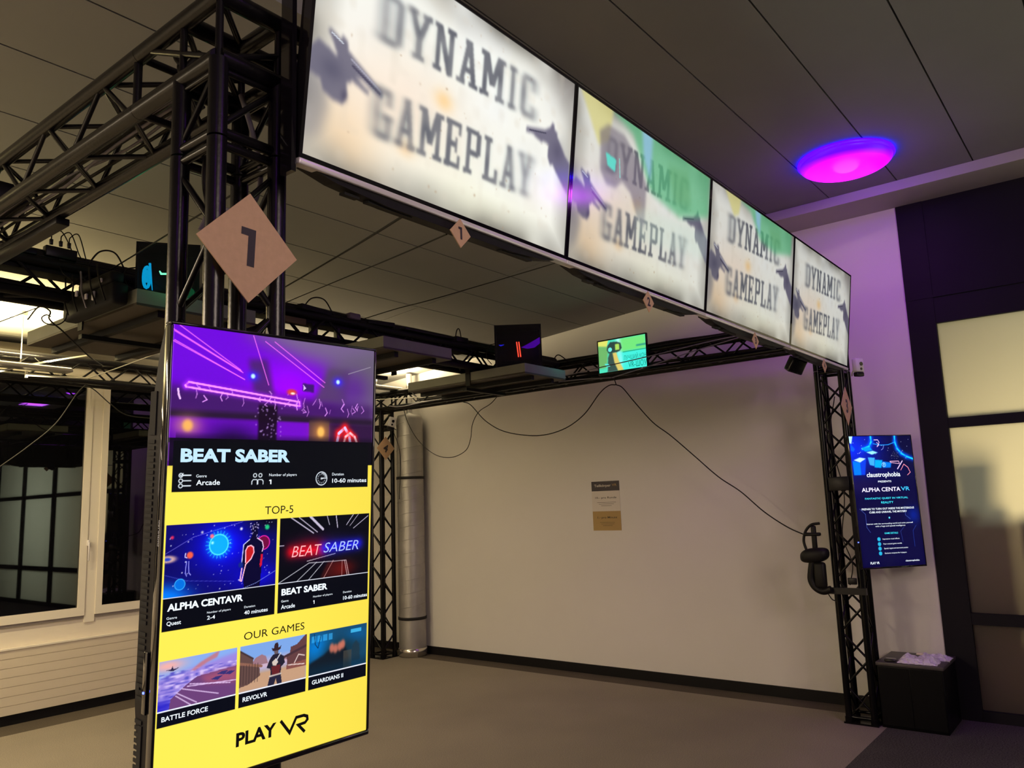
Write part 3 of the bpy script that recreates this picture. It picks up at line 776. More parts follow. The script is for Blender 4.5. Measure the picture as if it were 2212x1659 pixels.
        cv.poly([(.91, .775), (.93, .765), (.95, .775), (.955, .815), (.905, .815)], (30, 52, 66), .9, 1); cv.rect(.86, .785, .905, .83, (70, 66, 60), .7); cv.rect(.674, .81, .993, .832, (8, 40, 62), .6, .02)
    clip(.674, .726, .992, .830, alley)
    for x0, x1 in ((.006, .327), (.339, .659), (.674, .992)): cv.rect(x0, .8292, x1, .8308, (236, 240, 255))
    # icons on the bar
    Wt = (236, 246, 255)
    for k, v in enumerate((.332, .344, .355)):
        cv.ring(.057, v, .0042, .0009, Wt); cv.line([(.066, v), (.098, v)], .0011, Wt)
    cv.line([(.054, .331), (.058, .334), (.066, .328)], .0009, Wt)
    for u in (.379, .404):
        cv.ring(u, .334, .0042, .0009, Wt); cv.line([(u - .014, .355), (u - .014, .348), (u - .008, .344), (u + .008, .344), (u + .014, .348), (u + .014, .355)], .0009, Wt)
    cv.ring(.714, .344, .0165, .0010, Wt); cv.ring(.714, .344, .0135, .0008, Wt, 1, -1.6, .1)
    for k in range(12): cv.disc(.714 + .0195 * math.cos(k * PI / 6), .344 + .011 * math.sin(k * PI / 6), .0009, Wt)
    cv.line([(.714, .344), (.732, .343)], .0010, Wt); cv.disc(.714, .344, .0024, Wt)
    cv.mix(np.clip(.006 - cv.U, 0, 1) * 60 * (cv.V < .3), (230, 210, 255))
    return cv.p

def portrait_pic():
    cv = Cv(252, 448, (0.01, 0.0, 0.17))
    cv.blob(.0, .1, .5, .22, (10, 40, 230), .95); cv.blob(.95, .15, .35, .18, (10, 10, 52), .95); cv.blob(.5, .3, .4, .08, (12, 16, 90), .6)
    cv.rect(0, .33, 1, 1, (8, 6, 54), .95, .1); cv.blob(.1, .38, .3, .06, (34, 20, 80), .5); cv.blob(.9, .62, .1, .06, (0, 40, 170), .6)
    cy = (20, 200, 250)
    cv.line([(.35, 0), (.35, .045), (.31, .08), (.20, .10)], .007, cy, .95, .02, (0, 90, 255), .7)
    cv.line([(.74, 0), (.735, .05), (.76, .10), (.82, .14), (.90, .165), (1, .185)], .006, cy, .95, .02, (0, 90, 255), .7)
    cv.line([(.38, .06), (.50, .072), (.62, .07), (.735, .05)], .003, (30, 150, 250), .9); cv.line([(.44, .05), (.47, .07), (.44, .085)], .002, (220, 190, 250))
    cv.line([(.40, .03), (.46, .03), (.48, .05), (.46, .072), (.44, .078)], .002, (236, 206, 250)); cv.line([(.55, .075), (.53, .10), (.50, .11)], .002, (150, 170, 255), .8)
    for a, c in (([(.04, .185), (.14, .165), (.24, .175), (.14, .205)], (196, 240, 255)), ([(.02, .19), (.14, .205), (.14, .30), (.02, .30)], (0, 120, 250)), ([(.14, .205), (.24, .175), (.20, .30), (.14, .30)], (10, 60, 220)),
                 ([(.27, .165), (.38, .17), (.36, .235), (.29, .225)], (60, 170, 250)), ([(.38, .185), (.50, .19), (.47, .25), (.36, .245)], (0, 170, 255)), ([(.50, .20), (.64, .21), (.62, .25), (.49, .25)], (0, 120, 240)),
                 ([(.25, .125), (.36, .115), (.44, .13), (.34, .145)], (150, 240, 255)), ([(.18, .09), (.32, .085), (.36, .11), (.24, .12)], (0, 150, 240)), ([(0, 0), (.06, 0), (.03, .06), (0, .05)], (190, 240, 255)), ([(.02, .06), (.08, .10), (.05, .12), (.01, .11)], (10, 90, 255))):
        cv.poly(a, c, .95, 1)
    cv.ring(.515, .225, .016, .0014, (190, 240, 255)); cv.line([(.515, .218), (.515, .235)], .0014, (190, 240, 255)); cv.ring(.515, .22, .006, .0010, (190, 240, 255))
    rg = np.random.RandomState(6)
    for _ in range(26): cv.disc(.64 + .14 * rg.rand(), .11 + .07 * rg.rand(), .002, (150, 160, 170), .7)
    for _ in range(20): cv.disc(rg.rand(), .02 + .16 * rg.rand(), .0022, (230, 235, 255), .9)
    cv.line([(.62, .20), (.76, .20), (.77, .22), (.63, .21), (.62, .20)], .002, (240, 180, 220)); cv.line([(.82, .20), (.73, .26)], .004, (216, 190, 240)); cv.line([(.78, .27), (.84, .225), (.90, .25), (.93, .29), (.88, .31)], .0022, (255, 150, 170))
    cv.line([(.05, .56), (.13, .60), (.13, .70), (.18, .74)], .0013, (90, 120, 220), .7); cv.line([(.77, .55), (.77, .62), (.84, .65)], .0013, (90, 120, 220), .7); cv.line([(.92, .70), (.86, .74), (.86, .86)], .0013, (40, 80, 200), .7); cv.line([(.68, .82), (.66, .74), (.72, .71)], .0013, (60, 90, 200), .6)
    cv.disc(.504, .634, .0075, (90, 210, 235))
    for v in (.793, .83, .864, .90):
        cv.disc(.30, v, .0145, (40, 190, 230)); cv.ring(.30, v, .008, .0012, (10, 60, 120))
    return cv.p

def monitor_pic():
    cv = Cv(160, 96, (0.30, 0.9, 0.75))
    cv.poly([(0, 0), (.22, 0), (.18, .22), (0, .16)], (228, 232, 110), 1, 1); cv.poly([(0, .14), (.22, .20), (.16, .85), (0, .86)], (112, 186, 108), 1, 2)
    cv.rect(.42, 0, 1, .42, (118, 236, 128), 1, .1); cv.rect(.40, .44, 1, 1, (70, 245, 226), 1, .05); cv.blob(.43, .15, .05, .5, (176, 255, 252), .9)
    cv.line([(.52, .44), (1, .44)], .012, (20, 160, 120), .9); cv.rect(.80, .27, 1, .33, (50, 160, 140), .9, .03); cv.blob(.47, .7, .04, .3, (150, 255, 250), .8)
    cv.poly([(.18, .98), (.20, .55), (.24, .40), (.34, .42), (.38, .62), (.50, 1), (.14, 1)], (58, 76, 72), .95, 1)
    cv.poly([(.20, .16), (.26, .06), (.40, .08), (.48, .14), (.50, .30), (.46, .38), (.38, .42), (.22, .42), (.18, .30)], (44, 70, 66), 1, 1); cv.poly([(.36, .15), (.45, .16), (.45, .34), (.36, .34)], (176, 226, 96), 1, 1); cv.disc(.25, .30, .07, (110, 240, 230))
    cv.poly([(.30, .42), (.38, .42), (.42, .66), (.52, 1), (.40, 1), (.33, .72)], (228, 206, 110), 1, 1); cv.poly([(.12, .72), (.2, .74), (.24, .82), (.16, .84)], (90, 235, 225))
    return cv.p

def grid_screen(name, pic, w, h, m, parent, texts=()):
    """screen mesh, local x right, z down from the top edge, front towards -y; texts are added as extra polygons"""
    H_, W_ = pic.shape[:2]
    xs = np.linspace(0, w, W_); zs = np.linspace(0, -h, H_)
    X, Z = np.meshgrid(xs, zs)
    co = np.stack([X, np.zeros_like(X), Z], -1).reshape(-1, 3)
    idx = np.arange(H_ * W_).reshape(H_, W_)
    q = np.stack([idx[1:, :-1], idx[1:, 1:], idx[:-1, 1:], idx[:-1, :-1]], -1).reshape(-1, 4)
    col = np.concatenate([to_lin(pic).reshape(-1, 3), np.ones((H_ * W_, 1))], 1)
    vs = [co]; fl = [q.reshape(-1)]; ls = [np.full(len(q), 4)]; cols = [col]; off = len(co)
    for tv, tf, tc in texts:
        tv = np.array(tv)
        p3 = np.stack([tv[:, 0] * w, np.full(len(tv), -0.0006), -tv[:, 1] * h], -1)
        vs.append(p3); cols.append(np.tile(np.array([*lin([c / 255 for c in tc]), 1.0]), (len(tv), 1)))
        for f in tf: fl.append(np.array(f) + off)
        ls.append(np.array([len(f) for f in tf])); off += len(tv)
    co = np.concatenate(vs); fl = np.concatenate(fl); ls = np.concatenate(ls); cols = np.concatenate(cols)
    me = bpy.data.meshes.new(name)
    me.vertices.add(len(co)); me.vertices.foreach_set('co', co.astype(np.float32).ravel())
    me.loops.add(len(fl)); me.loops.foreach_set('vertex_index', fl.astype(np.int32))
    me.polygons.add(len(ls)); me.polygons.foreach_set('loop_start', (np.cumsum(ls) - ls).astype(np.int32))
    me.polygons.foreach_set('loop_total', ls.astype(np.int32))
    me.update(calc_edges=True)
    at_ = me.color_attributes.new('picture', 'FLOAT_COLOR', 'POINT')
    at_.data.foreach_set('color', cols.astype(np.float32).ravel())
    me.materials.append(m)
    o = bpy.data.objects.new(name, me); C.objects.link(o)
    if parent: o.parent = parent
    return o

def screen_mat(name, strength, rough=0.12, spec=0.5):
    m = mat(name, (0.004, 0.004, 0.005), rough, spec=spec)
    nt = m.node_tree; b = nt.nodes['Principled BSDF']
    a = nt.nodes.new('ShaderNodeVertexColor'); a.layer_name = 'picture'
    nt.links.new(a.outputs[0], b.inputs['Emission Color']); b.inputs['Emission Strength'].default_value = strength
    return m

_font_cache = {}
def text_poly(txt, offset=0.0, shear=0.0):
    key = (txt, offset, shear)
    if key not in _font_cache:
        cu = bpy.data.curves.new('tmp_text', 'FONT'); cu.body = txt; cu.size = 1.0; cu.offset = offset; cu.shear = shear
        cu.resolution_u = 3
        ob = bpy.data.objects.new('tmp_text', cu)
        me = bpy.data.meshes.new_from_object(ob)
        v = np.array([tuple(x.co)[:2] for x in me.vertices]); f = [tuple(p.vertices) for p in me.polygons]
        bpy.data.objects.remove(ob); bpy.data.curves.remove(cu); bpy.data.meshes.remove(me)
        _font_cache[key] = (v, f)
    return _font_cache[key]
def fit_text(txt, u0, v0, u1, v1, col, offset=0.0, shear=0.0):
    if txt == '1':
        w_ = u1 - u0
        return (np.array([(u0 + .5 * w_, v0), (u1, v0), (u1, v1), (u0 + .5 * w_, v1), (u0, v0 + .12 * (v1 - v0)), (u0 + .5 * w_, v0 + .3 * (v1 - v0)), (u0 + .02 * w_, v0 + .32 * (v1 - v0))]), [(0, 3, 2, 1), (0, 4, 6, 5)], col)
    """text scaled into the box (v downwards)"""
    v, f = text_poly(txt, offset, shear)
    mn, mx = v.min(0), v.max(0)
    q = (v - mn) / (mx - mn)
    return (np.stack([u0 + q[:, 0] * (u1 - u0), v1 - q[:, 1] * (v1 - v0)], -1), f, col)

# ------------------------------------------------------------------ video wall: four large screens
TW, TH, TY0, TZ0 = 1.132, 0.655, 1.500, 2.437
PITCH, TX0 = 1.1345, 1.100
tilt = math.asin(0.085 / TH)
pics = [western(0), western(1), western(2), western(0)]
labs = ['leftmost large screen showing DYNAMIC GAMEPLAY, above the small number 1 sign',
        'second large screen, DYNAMIC GAMEPLAY with a big green patch and headset',
        'third large screen, DYNAMIC GAMEPLAY with a small green patch, above number 3',
        'rightmost large screen showing DYNAMIC GAMEPLAY, above the square truss column']
strg = [1.30, 1.0, 0.90, 0.84]
def rbx(mb, a, b, r=0.003, mi=0): return mb.bbox(a, b, r, mi)
for k in range(4):
    root = thing('wall_screen', labs[k], 'screen', (TX0 + k * PITCH, TY0, TZ0), (tilt, 0, 0), 'large screens along the front truss')
    bz = 0.010
    fm = MB()
    fm.box((0, 0, 0.010), (bz, 0.030, TH)).box((TW - bz, 0, 0.010), (TW, 0.030, TH)).box((bz, 0, TH - bz), (TW - bz, 0.030, TH)).box((bz, 0, 0.010), (TW - bz, 0.030, 0.022))
    fm.build('bezel', M_gloss, root)
    st = MB().bbox((0.0, -0.004, -0.006), (TW, 0.030, 0.0098), 0.003); st.build('chin_strip', M_silver, root)
    scr = grid_screen('display', pics[k], TW - 2 * bz, TH - bz - 0.022, screen_mat('screen_glow_%d' % k, strg[k]), root)
    scr.location = (bz, 0.003, TH - bz)
    cs = MB()
    # casing: thin back plus a bulging lower housing with tapered ends
    cs.box((0.004, 0.0305, 0.004), (TW - 0.004, 0.046, TH - 0.004))
    pr = [(0.05, 0.0), (0.10, 0.038), (0.22, 0.058), (TW - 0.22, 0.058), (TW - 0.10, 0.038), (TW - 0.05, 0.0)]
    ring0 = [Vector((x, 0.0465 + d, 0.010)) for x, d in pr]; ring1 = [Vector((x, 0.0465 + d, 0.40)) for x, d in pr]
    n = len(pr); vs = ring0 + ring1
    fs = [tuple(reversed(range(n))), tuple(range(n, 2 * n))] + [(i, i + 1, n + i + 1, n + i) for i in range(n - 1)] + [(n - 1, 0, n, 2 * n - 1)]
    cs.add(vs, fs)
    pr = [(0.03, 0.0), (0.12, -0.018), (0.30, -0.030), (TW - 0.30, -0.030), (TW - 0.12, -0.018), (TW - 0.03, 0.0)]
    v0 = [Vector((x, 0.006, z)) for x, z in pr]; v1 = [Vector((x, 0.052, z)) for x, z in pr]
    vs = v0 + v1
    fs = [tuple(range(n)), tuple(reversed(range(n, 2 * n)))] + [(i + 1, i, n + i, n + i + 1) for i in range(n - 1)] + [(0, n - 1, 2 * n - 1, n)]
    cs.add(vs, fs)
    cs.build('casing', M_dgrey, root)
    for a, w_ in ((0.16, .05), (0.24, .16), (0.80, .16)): MB().box((a, 0.018, -0.0335), (a + w_, 0.040, -0.0270)).build('speaker_slot', M_vent, root)
    for x in (0.30, 0.80): MB().box((x, 0.047, 0.22), (x + 0.03, 0.15, 0.25)).box((x, 0.11, 0.10), (x + 0.03, 0.125, 0.46)).build('mount_bracket', M_truss, root)
# black side plate at the left end of the row
tag(MB().box((1.084, 1.505, 2.41), (1.097, 1.55, 3.06)).build('cover_plate', M_gloss), 'black vertical cover plate at the left end of the screen row', 'plate')

# ------------------------------------------------------------------ portrait displays
def frame_from(P0, ux, vy):
    """matrix with local x = ux, local z = -vy (up), local y into the wall"""
    x = Vector(ux).normalized(); z = -(Vector(vy).normalized()); z = (z - x * z.dot(x)).normalized(); y = z.cross(x)
    m = Matrix.Identity(4)
    for i in range(3): m[i][0] = x[i]; m[i][1] = y[i]; m[i][2] = z[i]; m[i][3] = P0[i]
    return m
def portrait_tv(name, label, m4, w, h, pic, texts, strength, depth, group):
    root = thing(name, label, 'screen', group=group)
    root.matrix_world = m4
    e = 0.0065
    fm = MB()
    fm.bbox((-e, -0.004, 0), (w + e, 0.022, e), 0.003, 0); fm.bbox((-e, -0.004, -h - e * 1.8), (w + e, 0.022, -h), 0.003, 0)
    fm.bbox((-e, -0.004, -h), (0, 0.022, 0), 0.003, 0); fm.bbox((w, -0.004, -h), (w + e, 0.022, 0), 0.003, 0)
    fm.build('bezel', M_gloss, root)
    grid_screen('display', pic, w, h, screen_mat(name + '_glow', strength, 0.10, 0.22), root, texts)
    # rear housing, thicker in the middle, rounded at its ends
    hs = MB(); y0 = 0.0225
    prof = [(-0.004, 0.004), (-0.05, 0.022), (-0.12, 0.036), (-0.22, depth - y0), (-h + 0.16, depth - y0), (-h + 0.07, 0.04), (-h + 0.01, 0.014), (-h - 0.004, 0.004)]
    pts = [(-0.004, y0, prof[0][0])] + [(-0.004, y0 + d, z) for z, d in prof] + [(-0.004, y0, prof[-1][0])]
    hs.prism(pts, (w + 0.008, 0, 0))
    hs.build('housing', M_dgrey, root)
    return root
Pk = Vector((0.8039, 1.5074, 1.9873)); ku = Vector((0.99903, -0.04124, 0.01573)); kv = Vector((0.02387, 0.06470, -0.99762))
WT = (236, 246, 255); BK = (24, 22, 14)
kt = [fit_text('BEAT SABER', .052, .2725, .545, .3035, (190, 226, 255), .045),
      fit_text('Genre', .119, .3305, .163, .337, WT), fit_text('Arcade', .120, .3425, .221, .3545, WT, .014),
      fit_text('Number of players', .445, .330, .582, .3385, WT), fit_text('1', .446, .3445, .457, .3555, WT, .014),
      fit_text('Duration', .771, .330, .836, .337, WT), fit_text('10-60 minutes', .772, .3445, .969, .3555, WT, .014),
      fit_text('TOP-5', .431, .408, .570, .427, BK, .0),
      fit_text('ALPHA CENTAVR', .026, .6065, .343, .6225, WT, .038),
      fit_text('Genre', .025, .634, .066, .6395, WT), fit_text('Quest', .026, .6435, .083, .654, WT, .014),
      fit_text('Number of players', .188, .6345, .290, .6405, WT), fit_text('2-4', .189, .644, .223, .6525, WT, .014),
      fit_text('Duration', .350, .6345, .400, .6395, WT), fit_text('40 minutes', .351, .6455, .460, .6545, WT, .014),
      fit_text('BEAT SABER', .524, .6075, .761, .6235, WT, .038),
      fit_text('Genre', .524, .634, .560, .6395, WT), fit_text('Arcade', .524, .6455, .593, .6555, WT, .014),
      fit_text('Number of players', .686, .6345, .790, .6405, WT), fit_text('1', .687, .646, .694, .6545, WT, .014),
      fit_text('Duration', .849, .6345, .897, .6395, WT), fit_text('10-60 minutes', .850, .647, .988, .6565, WT, .014),
      fit_text('BEAT', .569, .5085, .724, .5345, (255, 170, 176), -.006, .25), fit_text('SABER', .735, .5065, .930, .531, (170, 190, 255), -.006, .25),
      fit_text('OUR GAMES', .354, .695, .645, .7125, BK, .0),
      fit_text('BATTLE FORCE', .023, .8405, .208, .851, WT, .02), fit_text('REVOLVR', .358, .8405, .471, .851, WT, .02), fit_text('GUARDIANS II', .692, .8405, .861, .851, WT, .02),
      fit_text('PLAY', .335, .9165, .520, .9475, (12, 10, 8), .035)]
# the VR mark: two strokes drawn as one bent band
def band(pts, wd, asp):
    P_ = [Vector((p[0] * asp, p[1])) for p in pts]; Lf = []; Rt = []
    for i, p in enumerate(P_):
        if i == 0: t = (P_[1] - p).normalized(); nrm = Vector((-t.y, t.x)); s = 1
        elif i == len(P_) - 1: t = (p - P_[i - 1]).normalized(); nrm = Vector((-t.y, t.x)); s = 1
        else:
            t1 = (p - P_[i - 1]).normalized(); t2 = (P_[i + 1] - p).normalized(); n1 = Vector((-t1.y, t1.x)); n2 = Vector((-t2.y, t2.x))
            nrm = (n1 + n2).normalized(); s = 1 / max(.45, nrm.dot(n1))
        Lf.append(p + nrm * wd * s); Rt.append(p - nrm * wd * s)
    n = len(P_); v = [((q.x) / asp, q.y) for q in Lf + Rt]
    return v, [(i, i + 1, n + i + 1, n + i) for i in range(n - 1)]
asp = 9 / 16
for pts in ([(.540, .9165), (.586, .950), (.617, .9185), (.655, .9185), (.672, .9225), (.674, .9305), (.662, .9365), (.628, .9375), (.662, .958)],):
    v, f = band(pts, .0036, asp); kt.append((v, f, (12, 10, 8)))
mk = frame_from(Pk, ku, kv)
kio = portrait_tv('portrait_display', 'tall yellow portrait screen titled BEAT SABER on the nearest column', mk, 0.520, 0.9245, kiosk_pic(), kt, 1.15, 0.082, 'portrait screens hung on the columns')
for z0, n in ((-0.235, 17), (-0.46, 12), (-0.62, 11), (-0.79, 9)):
    vm = MB()
    for i in range(n):
        z = z0 - i * 0.0125
        vm.box((-0.0062, 0.046, z - 0.0075), (-0.0041, 0.074, z))
    vm.build('side_vent', M_vent, kio)
for a_, b_ in (((-0.0064, 0.046, -0.225), (-0.0041, 0.072, -0.135)), ((-0.0064, 0.044, -0.905), (-0.0041, 0.060, -0.80)), ((-0.0064, 0.062, -0.74), (-0.0041, 0.078, -0.72))):
    MB().box(a_, b_).build('side_socket', M_vent, kio)
MB().bbox((-0.0085, 0.028, -0.775), (-0.0041, 0.044, -0.655), 0.001).build('control_box', M_gloss, kio)
MB().bbox((-0.0105, 0.034, -0.7355), (-0.0085, 0.038, -0.7315), 0.0005).build('power_led', M_led_b, kio)
tv_, tf_ = text_poly('GRUNDIG', .01)
mn, mx = tv_.min(0), tv_.max(0); q_ = (tv_ - mn) / (mx - mn)
tm = MB(); tm.add([(-0.0070, 0.004 + 0.0065 * (q[1]), -0.395 - 0.052 * q[0]) for q in q_], tf_)
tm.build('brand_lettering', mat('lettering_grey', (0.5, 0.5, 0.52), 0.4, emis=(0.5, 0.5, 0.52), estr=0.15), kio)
MB().box((0.14, 0.083, -0.70), (0.38, 0.104, -0.25)).build('wall_mount', M_truss, kio)

Ps = Vector((5.9517, 1.6252, 1.9978)); su = Vector((0.775, -0.632, 0.0)); sv = Vector((-0.02, -0.005, -1.0))
pt = [fit_text('claustrophobia', .220, .283, .762, .330, WT, .014), fit_text('PRESENTS', .389, .348, .603, .362, WT, .01),
      fit_text('ALPHA CENTA', .114, .400, .735, .432, (236, 230, 255), .016), fit_text('VR', .745, .400, .886, .430, (60, 190, 250), .010),
      fit_text('FANTASTIC QUEST IN VIRTUAL', .151, .477, .843, .493, (60, 220, 240), .012), fit_text('REALITY', .401, .508, .597, .524, (60, 220, 240), .012),
      fit_text('PREPARE TO TURN OUT INSIDE THE MYSTERIOUS', .080, .556, .919, .571, WT, .010), fit_text('CUBE AND UNRAVEL THE MYSTERY', .194, .581, .797, .596, WT, .010),
      fit_text('Interact with the surrounding world and unite yourself', .134, .671, .874, .685, WT), fit_text('with a huge and special intelligence', .265, .690, .745, .704, WT),
      fit_text('GAME DETAILS', .398, .744, .613, .757, (60, 220, 240), .010),
      fit_text('Impressive visual effects', .359, .788, .626, .801, WT), fit_text('Four unusual game worlds', .362, .825, .655, .838, WT),
      fit_text('Special, logical and teamwork puzzles', .365, .859, .746, .872, WT), fit_text('Exclusive weapons for 4 players', .368, .895, .715, .908, WT),
      fit_text('PLAY VR', .125, .960, .266, .978, WT, .014), fit_text('claustrophobia', .683, .957, .905, .974, WT, .006)]
ms = frame_from(Ps, su, sv)
s3 = portrait_tv('portrait_display', 'dark blue portrait screen reading claustrophobia and ALPHA CENTAVR', ms, 0.510, 0.925, portrait_pic(), pt, 1.35, 0.06, 'portrait screens hung on the columns')
MB().box((0.03, 0.061, -0.60), (0.12, 0.10, -0.45)).build('wall_mount', M_truss, s3)
MB().bbox((-0.012, 0.004, -0.752), (-0.0066, 0.010, -0.746), 0.0005).build('power_led', M_led_b, s3)

# ------------------------------------------------------------------ number signs
def digit(ch, size):
    """digit outline polygons from the built-in letter shapes, centred, height = size"""
    v, f = text_poly(ch, .035)
    mn, mx = v.min(0), v.max(0); s = size / (mx[1] - mn[1])
    return (v - (mn + mx) / 2) * s, f
def one_shape(size):
    s = size
    return np.array([(-.26 * s, .5 * s), (.16 * s, .5 * s), (.16 * s, -.5 * s), (-.05 * s, -.5 * s), (-.05 * s, .30 * s), (-.26 * s, .30 * s)]), [(0, 5, 4, 1), (1, 4, 3, 2)]
def sign(num, c, half, label, group, rot=(0, 0, 0), dsize=0.5, droll=0.0):
    root = thing('number_sign', label, 'sign', c, rot, group)
    d = MB(); d.prism([(0, 0, half), (-half, 0, 0), (0, 0, -half), (half, 0, 0)], (0, 0.003, 0)); d.build('card', M_sign, root)
    v, f = one_shape(half * 2 * dsize) if num == '1' else digit(num, half * 2 * dsize)
    ca, sa = math.cos(droll), math.sin(droll)
    t = MB(); t.add([(x * ca - y * sa, -0.0008, x * sa + y * ca) for x, y in v], f); t.build('digit', M_ink, root)
    return root
G1, G2 = 'large diamond number signs on the columns', 'small diamond number signs under the screens'
sign('1', (1.037, 1.602, 2.228), 0.1355, 'large tan diamond sign with number 1 on the nearest column', G1, dsize=.345, droll=-.05)
sign('3', (5.908, 1.604, 2.213), 0.140, 'large tan diamond sign with number 3 on the column above the blue screen', G1, (0, 0, 0.02), dsize=.36, droll=-.05)
sign('4', (6.030, 6.590, 2.270), 0.132, 'large tan diamond sign with number 4 on the far column beside the duct', G1, dsize=.34, droll=-.35)
for k, num in enumerate('1234'):
    x = TX0 + PITCH * k + TW / 2
    sign(num, (x - .004, 1.484, 2.394), 0.0445, 'small tan diamond sign with number %s under the %s large screen' % (num, ('first', 'second', 'third', 'fourth')[k]), G2, dsize=.42)

# ------------------------------------------------------------------ purple ceiling lamp
lp = thing('ceiling_lamp', 'round glowing purple lamp on the ceiling panels', 'lamp', (5.43, 1.325, 3.85), group='round purple ceiling lamps')
def lampmat(name, ctr, edge, st):
    m = mat(name, (0.02, 0.01, 0.03), 0.35)
    nt = m.node_tree; b = nt.nodes['Principled BSDF']; tc = nt.nodes.new('ShaderNodeTexCoord')
    mp = nt.nodes.new('ShaderNodeMapping'); mp.inputs['Location'].default_value = (-0.10, -0.02, 0); mp.inputs['Scale'].default_value = (3.1, 3.1, 0)
    ln = nt.nodes.new('ShaderNodeVectorMath'); ln.operation = 'LENGTH'
    cr = nt.nodes.new('ShaderNodeValToRGB'); cr.color_ramp.elements[0].color = (*ctr, 1); cr.color_ramp.elements[1].color = (*edge, 1)
    cr.color_ramp.elements[0].position = .35; cr.color_ramp.elements[1].position = .95
    nt.links.new(tc.outputs['Object'], mp.inputs[0]); nt.links.new(mp.outputs[0], ln.inputs[0]); nt.links.new(ln.outputs['Value'], cr.inputs[0])
    nt.links.new(cr.outputs[0], b.inputs['Emission Color']); b.inputs['Emission Strength'].default_value = st
    return m
M_lamp = lampmat('lamp_shade_glow', (1.0, 0.0, 0.95), (0.045, 0.0, 0.45), 3.6)
prof = [(0.295 * math.cos(a), -0.028 - 0.075 * math.sin(a)) for a in [i * PI / 20 for i in range(11)]]
MB().lathe(prof, 0, 0, 64).build('shade', M_lamp, lp)
MB().lathe([(0.0, -0.001), (0.305, -0.001), (0.310, -0.014), (0.298, -0.028), (0.26, -0.029)], 0, 0, 64).build('rim', mat('lamp_rim_glow', (0.02, 0.01, 0.03), 0.4, emis=(0.012, 0.0, 0.80), estr=14.0), lp)

def copy_tree(o, parent=None):
    c = o.copy(); C.objects.link(c)
    if parent: c.parent = parent
    for ch in list(o.children): copy_tree(ch, c)
    return c
for (lx, ly), lb in (((5.85, -1.25), 'round purple ceiling lamp near the partition, behind the photographer'), ((2.0, -1.25), 'round purple ceiling lamp straight behind the photographer'), ((-1.4, -1.25), 'round purple ceiling lamp over the left part of the hall')):
    c_ = copy_tree(lp); c_.location = (lx, ly, 3.85); c_['label'] = lb

# ------------------------------------------------------------------ suspended linear luminaires
def luminaire(label, x0, x1, y, z):
    root = thing('linear_luminaire', label, 'light fixture', (x0, y, z), group='suspended indirect light bars')
    L = x1 - x0
    MB().bbox((0, -0.06, -0.028), (L, 0.06, 0.0), 0.006).build('body', M_lumi, root)
    MB().box((0.01, -0.045, 0.0005), (L - 0.01, 0.045, 0.006)).build('upper_diffuser', M_lumig, root)
    for xx in (0.35, L - 0.35):
        MB().tube([(xx, 0, 0.006), (xx, 0, zl(y) - z - 0.01)], 0.004, 8).tube([(xx, 0, zl(y) - z - 0.03), (xx, 0, zl(y) - z - 0.002)], 0.03, 16).build('hanger', M_lumi, root)
luminaire('long suspended light bar seen at the far left edge', -0.4, 2.6, 6.42, 2.755)
luminaire('added unseen light bar over the open floor left of the truss', -2.8, -0.4, 4.3, 2.86)  # out of view, added to warm the walls and floor
luminaire('suspended light bar glowing behind the yellow portrait screen', 3.7, 6.10, 6.42, 2.93)

# ------------------------------------------------------------------ trays and computers under the middle truss
M_board = mat('tray_board_brown', (0.050, 0.040, 0.026), 0.6, noise=(8, 0.08))
def tray(label, x0, x1):
    y0, y1 = 3.64, 4.93
    root = thing('equipment_tray', label, 'shelf', ((x0 + x1) / 2, (y0 + y1) / 2, 2.60), group='shallow trays hung under the middle truss')
    a, b = -(x1 - x0) / 2, (x1 - x0) / 2; c, d = -(y1 - y0) / 2, (y1 - y0) / 2
    MB().box((a, c, 0.0), (b, d, 0.012)).build('board', M_board, root)
    e = MB().box((a, c, 0.0125), (b, c + 0.014, 0.080)).box((a, d - 0.014, 0.0125), (b, d, 0.080)).box((a, c + 0.0145, 0.0125), (a + 0.014, d - 0.0145, 0.080)).box((b - 0.014, c + 0.0145, 0.0125), (b, d - 0.0145, 0.080))
    e.build('raised_edge', M_shelf, root)
    r = MB()
    for x in (a + 0.12, b - 0.16): r.box((x, c + 0.03, -0.035), (x + 0.035, d - 0.03, -0.0005))
    r.box((a + 0.02, -0.02, -0.06), (b - 0.02, 0.02, -0.0355))
    r.build('rail', M_matt, root)
    for x in (a - 0.009, b + 0.001): MB().box((x, -0.085, -0.03), (x + 0.008, -0.035, 0.115)).build('hanger_plate', M_matt, root)
    return root
tray('left tray under the middle truss, its front edge lit green', 1.755, 2.40)
tray('middle tray under the middle truss, dark and behind the portrait screen', 3.32, 3.95)
tray('right tray under the middle truss, its front edge tinted teal', 4.78, 5.33)

